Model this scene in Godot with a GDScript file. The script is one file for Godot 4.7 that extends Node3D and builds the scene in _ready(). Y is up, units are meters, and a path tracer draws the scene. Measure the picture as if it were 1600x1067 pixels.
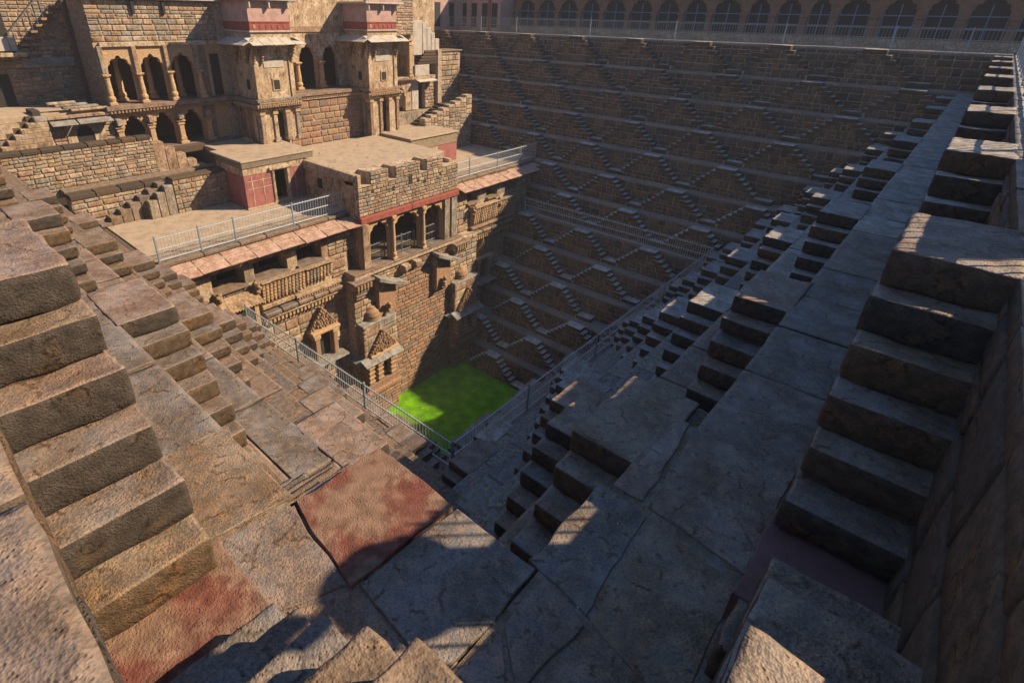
extends Node3D
# Stepped well. Ground axes: u runs along the right-hand side (+x), v along the left-hand side (-z), y up.

var rng := RandomNumberGenerator.new()
var used := {}
var M := {}            # materials
var tops: Array = []   # dusty tread tops
var tops2: Array = [] # paler tops far off: dust, plus brightening with distance put into the colour
var tops3: Array = [] # palest far treads: dust, plus brightness put into the colour to stand out
var sides: Array = []  # weathered risers
var walls: Array = []  # dark wall stones
var lits: Array = []   # warm palace ashlar
var bricks: Array = []
var TREAD: Array = []
var PLAT: Array = []
var LAND: Array = []
var ROCK: Array = []   # unit wall stones
const YK := [0.06, -1.48, -2.82, -4.21, -5.61, -7.0, -8.36, -9.8, -11.2, -12.6, -14.0, -15.4, -16.8, -18.2]
const RUN := 0.222
const PW := 0.95
const WS := 0.54
const PER := 4.03

func V(u: float, y: float, v: float) -> Vector3:
	return Vector3(u, y, -v)

func wl(k: int) -> float: return -0.59 + 1.125 * k
func wr(k: int) -> float: return -0.23 + (1.2 if k > 0 else 0.0) + 1.085 * maxf(0, k - 1)
func wf(k: int) -> float: return 33.66 - 1.033 * k

func numbered(n: String) -> String:
	if not used.has(n):
		used[n] = 0
		return n
	used[n] += 1
	return "%s_%03d" % [n, used[n]]

func tag(o: Node3D, label: String, cat: String, group := "") -> void:
	o.set_meta("label", label)
	o.set_meta("category", cat)
	if group != "":
		o.set_meta("group", group)

func thing(called: String, label: String, cat: String, at := Vector3.ZERO, group := "") -> Node3D:
	var o := Node3D.new()
	o.name = numbered(called)
	add_child(o)
	o.position = at
	tag(o, label, cat, group)
	return o

func part(called: String, mesh: Mesh, mat, parent: Node, xf := Transform3D()) -> MeshInstance3D:
	var o := MeshInstance3D.new()
	o.name = called if parent != self else numbered(called)
	o.mesh = mesh
	o.transform = xf
	if mat is Array:
		for i in mesh.get_surface_count():
			o.set_surface_override_material(i, mat[i])
	elif mat != null:
		o.material_override = mat
	parent.add_child(o, true)
	return o

func struct(called: String, mesh: Mesh, mat, xf := Transform3D()) -> MeshInstance3D:
	var o := part(called, mesh, mat, self, xf)
	o.set_meta("kind", "structure")
	return o

func pick(a: Array): return a[rng.randi() % a.size()]

# ---------- mesh building ----------
class B:
	var p := PackedVector3Array()
	var n := PackedVector3Array()
	func tri(a: Vector3, b: Vector3, c: Vector3, away: Vector3) -> void:
		var m := (b - a).cross(c - a)
		if m.length_squared() < 1e-14: return
		m = m.normalized()
		if m.dot(a + b + c - away * 3.0) < 0:
			var t := b; b = c; c = t
			m = -m
		p.append(a); p.append(c); p.append(b)
		n.append(m); n.append(m); n.append(m)
	func nt(a: Vector3, b: Vector3, c: Vector3, na: Vector3, nb: Vector3, nc: Vector3) -> void:
		if (b - a).cross(c - a).dot(na + nb + nc) > 0:
			p.append(a); p.append(c); p.append(b)
			n.append(na); n.append(nc); n.append(nb)
		else:
			p.append(a); p.append(b); p.append(c)
			n.append(na); n.append(nb); n.append(nc)
	func quad(a: Vector3, b: Vector3, c: Vector3, d: Vector3, away: Vector3) -> void:
		tri(a, b, c, away); tri(a, c, d, away)
	func box(c: Vector3, h: Vector3, bev: float, jit := 0.0, r: RandomNumberGenerator = null, bas := Basis()) -> void:
		var q := []
		bev = minf(bev, 0.45 * minf(h.x, minf(h.y, h.z)))
		for i in 8:
			var s := Vector3(1 if i & 1 else -1, 1 if i & 2 else -1, 1 if i & 4 else -1)
			var o := Vector3.ZERO
			if jit > 0: o = Vector3(r.randf_range(-jit, jit), r.randf_range(-jit, jit), r.randf_range(-jit, jit))
			var l := h - Vector3.ONE * bev
			q.append([c + bas * (Vector3(h.x, l.y, l.z) * s + o), c + bas * (Vector3(l.x, h.y, l.z) * s + o), c + bas * (Vector3(l.x, l.y, h.z) * s + o)])
		for ax in 3:
			var b1 := 1 << ((ax + 1) % 3)
			var b2 := 1 << ((ax + 2) % 3)
			for sg in [0, 1 << ax]:
				quad(q[sg][ax], q[sg | b1][ax], q[sg | b1 | b2][ax], q[sg | b2][ax], c)
		if bev > 0:
			for ax in 3:
				var e := 1 << ax
				var a1 := (ax + 1) % 3
				var a2 := (ax + 2) % 3
				for k in 4:
					var i := (1 << a1 if k & 1 else 0) | (1 << a2 if k & 2 else 0)
					quad(q[i][a1], q[i | e][a1], q[i | e][a2], q[i][a2], c)
			for i in 8: tri(q[i][0], q[i][1], q[i][2], c)
	func lathe(c: Vector3, prof: Array, seg := 14, ribs := 0, rib := 0.0, bas := Basis()) -> void:
		# prof: list of Vector2(radius, height)
		for k in prof.size() - 1:
			var a: Vector2 = prof[k]
			var b: Vector2 = prof[k + 1]
			for s in seg:
				var t0 := TAU * s / seg
				var t1 := TAU * (s + 1) / seg
				var f0 := 1.0 - rib * absf(sin(t0 * ribs * 0.5)) if ribs > 0 else 1.0
				var f1 := 1.0 - rib * absf(sin(t1 * ribs * 0.5)) if ribs > 0 else 1.0
				var d0 := Vector3(cos(t0), 0, sin(t0))
				var d1 := Vector3(cos(t1), 0, sin(t1))
				var u := Vector3.UP
				var sl := Vector2(b.y - a.y, a.x - b.x).normalized()
				var n0 := bas * (d0 * sl.x + u * sl.y)
				var n1 := bas * (d1 * sl.x + u * sl.y)
				var A := c + bas * (d0 * a.x * f0 + u * a.y)
				var Bq := c + bas * (d1 * a.x * f1 + u * a.y)
				var C := c + bas * (d1 * b.x * f1 + u * b.y)
				var D := c + bas * (d0 * b.x * f0 + u * b.y)
				nt(A, Bq, C, n0, n1, n1)
				nt(A, C, D, n0, n1, n0)
	func tube(a: Vector3, b: Vector3, r: float, seg := 6, r2 := -1.0) -> void:
		var d := (b - a)
		var L := d.length()
		d /= L
		var x := d.cross(Vector3.RIGHT if absf(d.x) < 0.9 else Vector3.UP).normalized()
		lathe(a, [Vector2(0, 0), Vector2(r, 0), Vector2(r if r2 < 0 else r2, L), Vector2(0, L)], seg, 0, 0.0, Basis(x, d, x.cross(d)))
	# polygon (x,y) pushed along z from z0 to z1, chamfered on the z1 side
	func prism(poly: PackedVector2Array, z0: float, z1: float, xf := Transform3D(), bev := 0.0) -> void:
		if Geometry2D.is_polygon_clockwise(poly): poly.reverse()
		var face := poly
		if bev > 0:
			var o := Geometry2D.offset_polygon(poly, -bev, Geometry2D.JOIN_MITER)
			if o.size() == 1: face = o[0]
			else: bev = 0.0
		var m := poly.size()
		for part_ in [[face, z1, 1.0], [poly, z0, -1.0]]:
			var f: PackedVector2Array = part_[0]
			var ix := Geometry2D.triangulate_polygon(f)
			for t in range(0, ix.size(), 3):
				var q := []
				for e in 3: q.append(xf * Vector3(f[ix[t + e]].x, f[ix[t + e]].y, part_[1]))
				var mid: Vector3 = (q[0] + q[1] + q[2]) / 3.0
				tri(q[0], q[1], q[2], mid - xf.basis.z * part_[1 + 1])
		for i in m:
			var a := poly[i]
			var b := poly[(i + 1) % m]
			var nn := Vector2(b.y - a.y, a.x - b.x)
			var mid2 := (a + b) * 0.5 - nn.normalized() * 0.01
			var zt := z1 - bev
			var aw := xf * Vector3(mid2.x, mid2.y, (z0 + zt) * 0.5)
			quad(xf * Vector3(a.x, a.y, z0), xf * Vector3(b.x, b.y, z0), xf * Vector3(b.x, b.y, zt), xf * Vector3(a.x, a.y, zt), aw)
		if bev > 0 and face.size() == m:
			# match the inset outline to the outer one by nearest corner
			for i in m:
				var a := poly[i]
				var b := poly[(i + 1) % m]
				var fa := near(face, a)
				var fb := near(face, b)
				var c2 := (a + b) * 0.5
				var nn := Vector2(b.y - a.y, a.x - b.x).normalized()
				var aw := xf * Vector3(c2.x - nn.x, c2.y - nn.y, z1 - 1.0)
				quad(xf * Vector3(a.x, a.y, z1 - bev), xf * Vector3(b.x, b.y, z1 - bev), xf * Vector3(fb.x, fb.y, z1), xf * Vector3(fa.x, fa.y, z1), aw)
		elif bev > 0:
			for i in m:
				var a := poly[i]
				var b := poly[(i + 1) % m]
				var aw := xf * Vector3((a.x + b.x) * 0.5, (a.y + b.y) * 0.5, z1 - 1.0)
				var fa := near(face, a)
				var fb := near(face, b)
				quad(xf * Vector3(a.x, a.y, z1 - bev), xf * Vector3(b.x, b.y, z1 - bev), xf * Vector3(fb.x, fb.y, z1), xf * Vector3(fa.x, fa.y, z1), aw)
	func near(f: PackedVector2Array, a: Vector2) -> Vector2:
		var best := f[0]
		for q in f:
			if q.distance_squared_to(a) < best.distance_squared_to(a): best = q
		return best
	func done() -> ArrayMesh:
		var m := ArrayMesh.new()
		add_to(m)
		return m
	func add_to(m: ArrayMesh) -> void:
		if p.is_empty(): return
		var a := []
		a.resize(Mesh.ARRAY_MAX)
		a[Mesh.ARRAY_VERTEX] = p
		a[Mesh.ARRAY_NORMAL] = n
		m.add_surface_from_arrays(Mesh.PRIMITIVE_TRIANGLES, a)

# a worn block: rounded, chipped, wavy; surface 0 is the trodden top, surface 1 the rest (one surface if not split)
func worn(d: Vector3, step: float, bevel: float, amp: float, sd: int, split := true) -> ArrayMesh:
	var nz := FastNoiseLite.new()
	nz.seed = sd
	nz.frequency = 1.0
	nz.fractal_octaves = 3
	var h := d * 0.5
	var acc := {}
	var quads := []
	for ax in 3:
		var a1 := (ax + 1) % 3
		var a2 := (ax + 2) % 3
		var n1 := maxi(2, int(d[a1] / step))
		var n2 := maxi(2, int(d[a2] / step))
		for sg in [-1.0, 1.0]:
			var g := []
			for i in n1 + 1:
				var row := []
				for j in n2 + 1:
					var c := Vector3.ZERO
					c[ax] = h[ax] * sg
					var x1 := 2.0 * i / n1 - 1.0
					var x2 := 2.0 * j / n2 - 1.0
					# crowd the grid towards the edges
					c[a1] = h[a1] * (x1 + 0.18 * sin(PI * x1))
					c[a2] = h[a2] * (x2 + 0.18 * sin(PI * x2))
					var bv := bevel * clampf(0.8 + 2.2 * nz.get_noise_3dv(c * 3.0 + Vector3(9, 0, 3)), 0.2, 2.8)
					bv = minf(bv, 0.42 * minf(h.x, minf(h.y, h.z)) * 2.0)
					var inn := Vector3(clampf(c.x, -h.x + bv, h.x - bv), clampf(c.y, -h.y + bv, h.y - bv), clampf(c.z, -h.z + bv, h.z - bv))
					var dir := (c - inn).normalized()
					var q := inn + dir * bv + dir * amp * (nz.get_noise_3dv(c * 2.5) * 1.4 + 0.6 * nz.get_noise_3dv(c * 9.0))
					if split and c.y > 0: q.y -= 0.010 * (1.0 - pow(c.x / h.x, 2)) * (1.0 - pow(c.z / h.z, 2)) * (1.0 + nz.get_noise_2d(c.x * 2.0, c.z * 2.0))
					row.append(q)
				g.append(row)
			for i in n1:
				for j in n2:
					var q := [g[i][j], g[i + 1][j], g[i + 1][j + 1], g[i][j + 1]]
					var m: Vector3 = (q[2] - q[0]).cross(q[3] - q[1])
					if m[ax] * sg < 0: m = -m
					quads.append([q, m.normalized()])
					for e in q:
						var key := Vector3i(e * 2000.0)
						acc[key] = acc.get(key, Vector3.ZERO) + m
	var bt := B.new()
	var bs := B.new()
	for it in quads:
		var q: Array = it[0]
		var to: B = bt if split and it[1].y > 0.72 else bs
		var nn := []
		for e in q: nn.append(acc[Vector3i(e * 2000.0)].normalized())
		to.nt(q[0], q[1], q[2], nn[0], nn[1], nn[2])
		to.nt(q[0], q[2], q[3], nn[0], nn[2], nn[3])
	var m := ArrayMesh.new()
	if split: bt.add_to(m)
	bs.add_to(m)
	return m

func bmesh(h: Vector3, bev := 0.012) -> ArrayMesh:
	var b := B.new()
	b.box(Vector3.ZERO, h, bev)
	return b.done()

# a box between (u0,y0,v0) and (u1,y1,v1)
func bx(parent: Node, called: String, u0: float, u1: float, y0: float, y1: float, v0: float, v1: float, mat, bev := 0.012) -> MeshInstance3D:
	var at := V((u0 + u1) * 0.5, (y0 + y1) * 0.5, (v0 + v1) * 0.5)
	if parent is Node3D and parent != self: at -= (parent as Node3D).position
	return part(called, bmesh(Vector3(absf(u1 - u0), absf(y1 - y0), absf(v1 - v0)) * 0.5, bev), mat, parent, Transform3D(Basis(), at))

# facing directions: local x along the face, y up, z outwards
func facing(d: String) -> Basis:
	match d:
		"S": return Basis(Vector3(1, 0, 0), Vector3.UP, Vector3(0, 0, 1))     # towards -v
		"N": return Basis(Vector3(-1, 0, 0), Vector3.UP, Vector3(0, 0, -1))   # towards +v
		"W": return Basis(Vector3(0, 0, 1), Vector3.UP, Vector3(-1, 0, 0))    # towards -u
	return Basis(Vector3(0, 0, -1), Vector3.UP, Vector3(1, 0, 0))             # "E", towards +u

# ---------- textures ----------
func noise(sd: int, f: float, oct := 4, type := FastNoiseLite.TYPE_SIMPLEX_SMOOTH, fr := FastNoiseLite.FRACTAL_FBM) -> FastNoiseLite:
	var q := FastNoiseLite.new()
	q.seed = sd
	q.noise_type = type
	q.frequency = f
	q.fractal_octaves = oct
	q.fractal_type = fr
	return q

func field(sd: int, f: float, size: int, oct := 4, type := FastNoiseLite.TYPE_SIMPLEX_SMOOTH, fr := FastNoiseLite.FRACTAL_FBM) -> PackedByteArray:
	var im := noise(sd, f, oct, type, fr).get_seamless_image(size, size, false, false, 0.15, true)
	im.convert(Image.FORMAT_L8)
	return im.get_data()

func tex(size: int, f: Callable, mips := true) -> ImageTexture:
	var d := PackedByteArray()
	d.resize(size * size * 3)
	for i in size * size:
		var c: Color = f.call(i)
		d[i * 3] = clampi(int(c.r * 255.0), 0, 255)
		d[i * 3 + 1] = clampi(int(c.g * 255.0), 0, 255)
		d[i * 3 + 2] = clampi(int(c.b * 255.0), 0, 255)
	var im := Image.create_from_data(size, size, false, Image.FORMAT_RGB8, d)
	return ImageTexture.create_from_image(im)

func sm(a: float, b: float, x: float) -> float: return smoothstep(a, b, x)

func lin(r: float, g: float, b: float) -> Color: return Color(r, g, b).linear_to_srgb()

func stone(t: Texture2D, bump: Texture2D, c: Color, scale: float, depth: float, rough := 0.92, world := true) -> StandardMaterial3D:
	var m := StandardMaterial3D.new()
	m.albedo_color = c
	m.albedo_texture = t
	m.roughness = rough
	m.metallic_specular = 0.35
	m.uv1_triplanar = true
	m.uv1_world_triplanar = world
	m.uv1_scale = Vector3.ONE * scale
	m.uv1_triplanar_sharpness = 4.0
	if bump:
		m.heightmap_enabled = true
		m.heightmap_texture = bump
		m.heightmap_scale = depth
	m.texture_filter = BaseMaterial3D.TEXTURE_FILTER_LINEAR_WITH_MIPMAPS
	return m

func plainm(c: Color, rough := 0.8, metal := 0.0) -> StandardMaterial3D:
	var m := StandardMaterial3D.new()
	m.albedo_color = c
	m.roughness = rough
	m.metallic = metal
	return m

func materials() -> void:
	var S := 1024
	var a := field(1, 0.004, S, 5)
	var b := field(2, 0.016, S, 4)
	var c := field(3, 0.09, S, 3)
	var d := field(4, 0.010, S, 5, FastNoiseLite.TYPE_SIMPLEX_SMOOTH, FastNoiseLite.FRACTAL_RIDGED)
	var g := field(6, 0.22, S, 2)
	var e := field(5, 0.085, S, 2, FastNoiseLite.TYPE_CELLULAR, FastNoiseLite.FRACTAL_NONE)
	# dusty trodden sandstone: pale dust, darker scuffs, fine pits
	var t_top := tex(S, func(i):
		var k := 0.86 + 0.34 * (a[i] / 255.0 - 0.5) + 0.28 * (b[i] / 255.0 - 0.5) + 0.30 * (c[i] / 255.0 - 0.5)
		k *= 1.0 - 0.34 * sm(0.60, 0.86, d[i] / 255.0) * sm(0.35, 0.7, b[i] / 255.0)
		k -= 0.12 * sm(0.78, 0.97, 1.0 - e[i] / 255.0) * sm(0.45, 0.6, b[i] / 255.0)
		k += 0.18 * (g[i] / 255.0 - 0.5)
		var w := (b[i] - a[i]) / 255.0
		return Color(k * (1.0 + 0.10 * w), k, k * (1.0 - 0.14 * w)))
	# weathered risers and walls: blotches of lichen, bare ochre rock and black staining
	var t_side := tex(S, func(i):
		var k := 0.80 + 0.34 * (b[i] / 255.0 - 0.5) + 0.26 * (c[i] / 255.0 - 0.5) + 0.14 * (g[i] / 255.0 - 0.5)
		var bare := sm(0.55, 0.8, a[i] / 255.0) * sm(0.3, 0.6, d[i] / 255.0)
		var blk := sm(0.6, 0.9, d[i] / 255.0) * sm(0.4, 0.7, a[i] / 255.0) * 0.45
		k *= 1.0 - blk
		return Color(k * (1.0 + 0.26 * bare), k * (1.0 + 0.14 * bare), k * (1.0 + 0.0 * bare)))
	var bump := tex(S, func(i):
		var pit := sm(0.78, 0.97, 1.0 - e[i] / 255.0) * sm(0.45, 0.6, b[i] / 255.0)
		var k := 0.55 + 0.22 * (b[i] / 255.0 - 0.5) + 0.34 * (c[i] / 255.0 - 0.5) + 0.20 * (g[i] / 255.0 - 0.5) - 0.08 * sm(0.7, 0.95, d[i] / 255.0) - 0.28 * pit
		return Color(k, k, k))
	var H := 512
	var a2 := field(21, 0.006, H, 5)
	var b2 := field(22, 0.03, H, 4)
	var c2 := field(23, 0.013, H, 5, FastNoiseLite.TYPE_SIMPLEX_SMOOTH, FastNoiseLite.FRACTAL_RIDGED)
	var t_paint := tex(H, func(i):
		var wear := sm(0.22, 0.52, a2[i] / 255.0 * 0.75 + b2[i] / 255.0 * 0.25)
		var k := 0.8 + 0.3 * (b2[i] / 255.0 - 0.5)
		return Color(0.50 * k, 0.30 * k, 0.25 * k).lerp(Color(0.57 * k, 0.45 * k, 0.37 * k), wear))
	var t_plaster := tex(H, func(i):
		var k := 0.85 + 0.2 * (a2[i] / 255.0 - 0.5) + 0.12 * (b2[i] / 255.0 - 0.5)
		var dirt := sm(0.5, 0.8, a2[i] / 255.0 * 0.8 + b2[i] / 255.0 * 0.2) * 0.6
		return Color(k, k, k).lerp(Color(0.35 * k, 0.33 * k, 0.33 * k), 0.45 * dirt))
	var t_wall := tex(H, func(i):
		var x: int = i % H
		var y: int = i / H
		var k := 0.82 + 0.30 * (b2[i] / 255.0 - 0.5) + 0.25 * (a2[i] / 255.0 - 0.5)
		var run := sm(0.50, 0.74, a2[y * H + (x * 5) % H] / 255.0) * sm(0.40, 0.62, c2[i] / 255.0)
		var soot := sm(0.60, 0.85, a2[(i + 9000) % (H * H)] / 255.0)
		k *= 1.0 - 0.22 * run - 0.15 * soot
		var w := (b2[(i + 5000) % (H * H)] - a2[i]) / 255.0
		return Color(k * (1.0 + 0.05 * w), k, k * (1.0 - 0.12 * w)))
	var t_algae := tex(H, func(i):
		var k := 0.85 + 0.28 * (a2[i] / 255.0 - 0.5) + 0.10 * (b2[i] / 255.0 - 0.5)
		return Color(k, k, k * (0.8 + 0.4 * (b2[i] / 255.0 - 0.5))))
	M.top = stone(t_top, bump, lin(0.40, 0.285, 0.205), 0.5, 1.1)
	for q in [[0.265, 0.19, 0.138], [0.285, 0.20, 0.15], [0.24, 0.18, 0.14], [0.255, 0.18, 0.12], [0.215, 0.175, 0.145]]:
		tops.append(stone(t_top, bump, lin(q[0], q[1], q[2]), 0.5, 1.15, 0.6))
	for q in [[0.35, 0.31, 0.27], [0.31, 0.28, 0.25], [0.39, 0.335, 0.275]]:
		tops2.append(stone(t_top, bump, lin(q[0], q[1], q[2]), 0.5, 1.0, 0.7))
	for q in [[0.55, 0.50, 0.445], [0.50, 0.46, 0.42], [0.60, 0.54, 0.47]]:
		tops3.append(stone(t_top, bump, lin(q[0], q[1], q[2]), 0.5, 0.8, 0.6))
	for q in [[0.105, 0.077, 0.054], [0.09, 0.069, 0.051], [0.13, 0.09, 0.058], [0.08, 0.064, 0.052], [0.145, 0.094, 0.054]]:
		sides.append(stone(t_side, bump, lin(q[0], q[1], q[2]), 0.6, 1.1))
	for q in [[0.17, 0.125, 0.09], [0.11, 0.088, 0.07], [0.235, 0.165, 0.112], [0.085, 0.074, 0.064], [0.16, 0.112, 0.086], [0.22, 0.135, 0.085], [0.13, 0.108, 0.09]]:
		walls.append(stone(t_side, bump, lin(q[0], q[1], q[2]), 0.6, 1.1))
	for q in [[0.52, 0.38, 0.245], [0.46, 0.315, 0.195], [0.39, 0.31, 0.225], [0.57, 0.43, 0.29], [0.40, 0.26, 0.17], [0.30, 0.26, 0.205], [0.47, 0.36, 0.255], [0.44, 0.30, 0.20], [0.36, 0.31, 0.25]]:
		lits.append(stone(t_wall, bump, lin(q[0], q[1], q[2]), 0.42, 1.3))
	for q in [[0.40, 0.235, 0.15], [0.45, 0.275, 0.17], [0.33, 0.215, 0.15], [0.38, 0.275, 0.185], [0.27, 0.205, 0.16]]:
		bricks.append(stone(t_side, bump, lin(q[0], q[1], q[2]), 0.5, 1.5))
	M.mortar = stone(t_top, bump, lin(0.27, 0.20, 0.145), 0.9, 1.2)
	M.lime = stone(t_top, bump, lin(0.50, 0.38, 0.265), 0.9, 1.2)
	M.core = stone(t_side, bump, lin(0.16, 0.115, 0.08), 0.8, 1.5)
	M.paint = stone(t_paint, bump, Color(1, 1, 1), 0.6, 1.3)
	M.redplaster = stone(t_plaster, bump, lin(0.40, 0.155, 0.14), 0.35, 0.8)
	M.dullred = stone(t_plaster, bump, lin(0.22, 0.115, 0.10), 0.6, 1.0)
	M.redband = stone(t_plaster, bump, lin(0.38, 0.11, 0.08), 0.5, 0.6)
	M.plaster = stone(t_wall, bump, lin(0.56, 0.38, 0.22), 0.35, 0.8)
	M.pink = stone(t_plaster, bump, lin(0.56, 0.37, 0.32), 0.35, 0.7)
	M.roof = stone(t_plaster, bump, lin(0.50, 0.385, 0.27), 0.3, 1.2)
	M.slate = stone(t_top, bump, lin(0.31, 0.29, 0.265), 0.5, 1.4)
	M.awning = stone(t_top, bump, lin(0.50, 0.315, 0.24), 0.45, 1.0)
	M.carve = stone(t_side, bump, lin(0.62, 0.42, 0.24), 0.8, 1.6)
	M.carve_dark = stone(t_side, bump, lin(0.42, 0.275, 0.165), 0.8, 1.6)
	M.white = stone(t_plaster, bump, lin(0.58, 0.52, 0.44), 0.4, 0.7)
	M.cream = stone(t_wall, bump, lin(0.60, 0.44, 0.285), 0.4, 0.7)
	M.algae = stone(t_algae, null, lin(0.16, 0.41, 0.003), 0.35, 0.0, 0.45)
	M.pinkstone = stone(t_plaster, bump, lin(0.27, 0.165, 0.11), 0.35, 0.8)
	M.dark = plainm(lin(0.02, 0.018, 0.016), 0.95)
	M.steel = plainm(lin(0.40, 0.44, 0.46), 0.45, 0.25)
	M.post = plainm(lin(0.17, 0.24, 0.29), 0.5, 0.2)
	M.iron = plainm(lin(0.15, 0.17, 0.185), 0.5, 0.4)
	M.blue = plainm(lin(0.085, 0.16, 0.25), 0.5, 0.1)
	M.scrap = plainm(lin(0.5, 0.5, 0.5), 0.8)
	M.leaf = plainm(lin(0.30, 0.27, 0.08), 0.8)
	M.glass = plainm(lin(0.012, 0.014, 0.017), 0.85)

# ---------- shared stone shapes ----------
func kit() -> void:
	for i in 8:
		TREAD.append(worn(Vector3(0.36, 0.197, WS + 0.02), 0.05, 0.016, 0.011, 100 + i))
	for i in 5:
		PLAT.append(worn(Vector3(PW + 0.02, 0.2, WS + 0.03), 0.055, 0.018, 0.013, 200 + i))
		LAND.append(worn(Vector3(0.92, 0.198, WS + 0.02), 0.055, 0.016, 0.013, 300 + i))
	for i in 10:
		ROCK.append(worn(Vector3(0.45, 0.26, 0.2), 0.075, 0.012, 0.011, 400 + i, false))
	M.pave = []
	for i in 6:
		M.pave.append(worn(Vector3(1.0, 0.14, 1.0), 0.085, 0.010, 0.008, 500 + i))
	M.mm = stone(walls[0].albedo_texture, walls[0].heightmap_texture, Color(1, 1, 1), 0.6, 2.2)
	M.mm.vertex_color_use_as_albedo = true

# ---------- courses of masonry ----------
# opts: row, wmin, wmax, holes [x0, x1, y0, y1], mats, out, gap, most, keep (Callable x, y -> bool), name
func masonry(parent: Node3D, at: Vector3, bas: Basis, w: float, h: float, o: Dictionary) -> void:
	var row: float = o.get("row", 0.28)
	var wmin: float = o.get("wmin", 0.3)
	var wmax: float = o.get("wmax", 0.65)
	var holes: Array = o.get("holes", [])
	var mats: Array = o.get("mats", walls)
	var out: float = o.get("out", 0.02)
	var gap: float = o.get("gap", 0.018)
	var most: int = o.get("most", 300)
	var keep = o.get("keep")
	var called: String = o.get("name", "stone")
	var xf: Array = []
	var y := 0.0
	while y < h - 0.02:
		var rh := minf(row * rng.randf_range(0.75, 1.3), h - y)
		if h - y - rh < row * 0.45: rh = h - y
		var cuts := [[0.0, w]]
		for q in holes:
			if minf(y + rh, q[3]) - maxf(y, q[2]) > rh * 0.3:
				var nc := []
				for c in cuts:
					if q[0] >= c[1] or q[1] <= c[0]: nc.append(c)
					else:
						if q[0] > c[0] + 0.04: nc.append([c[0], q[0]])
						if q[1] < c[1] - 0.04: nc.append([q[1], c[1]])
				cuts = nc
		for c in cuts:
			var x: float = c[0]
			while x < c[1] - 0.03:
				var sw := minf(rng.randf_range(wmin, wmax), c[1] - x)
				if c[1] - x - sw < wmin * 0.5: sw = c[1] - x
				var parts := [[x, y, sw, rh]]
				if rh > row * 0.95 and rng.randf() < 0.12:
					var f := rng.randf_range(0.35, 0.65)
					parts = [[x, y, sw, rh * f], [x, y + rh * f, sw, rh * (1 - f)]]
				for p in parts:
					if keep != null and not keep.call(p[0] + p[2] * 0.5, p[1] + p[3] * 0.5, p[2], p[3]): continue
					var sc := Vector3((p[2] - gap) / 0.45, (p[3] - gap) / 0.26, 1.0)
					var tilt := Basis(Vector3(0, 0, 1), rng.randf_range(-0.012, 0.012))
					var t := Transform3D(bas * tilt * Basis.from_scale(sc), at + bas * Vector3(p[0] + p[2] * 0.5, p[1] + p[3] * 0.5, out - 0.1 + rng.randf_range(-0.008, 0.009)))
					xf.append([t, p[2] * p[3]])
				x += sw
		y += rh
	var n := 0
	if xf.size() > most and most > 0: xf.sort_custom(func(a, b): return a[1] > b[1])
	var rest := []
	for q in xf:
		if n < most:
			part(called, pick(ROCK), pick(mats), parent, q[0])
			n += 1
		else: rest.append(q[0])
	if rest.size(): scatter("masonry" if n == 0 else "small_masonry", ROCK, mats, parent, rest)

# many alike pieces in one object per shape
func scatter(called: String, shapes: Array, mats: Array, parent: Node, xf: Array) -> void:
	var mm := MultiMesh.new()
	mm.transform_format = MultiMesh.TRANSFORM_3D
	mm.use_colors = true
	mm.mesh = pick(shapes)
	mm.instance_count = xf.size()
	for i in xf.size():
		mm.set_instance_transform(i, xf[i])
		mm.set_instance_color(i, (pick(mats) as StandardMaterial3D).albedo_color.srgb_to_linear())
	var o := MultiMeshInstance3D.new()
	o.name = called
	o.multimesh = mm
	o.material_override = M.mm
	o.set_meta("kind", "stuff")
	parent.add_child(o, true)

# ---------- the double stairs ----------
var protos := {"far": [], "plain": []}

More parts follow.
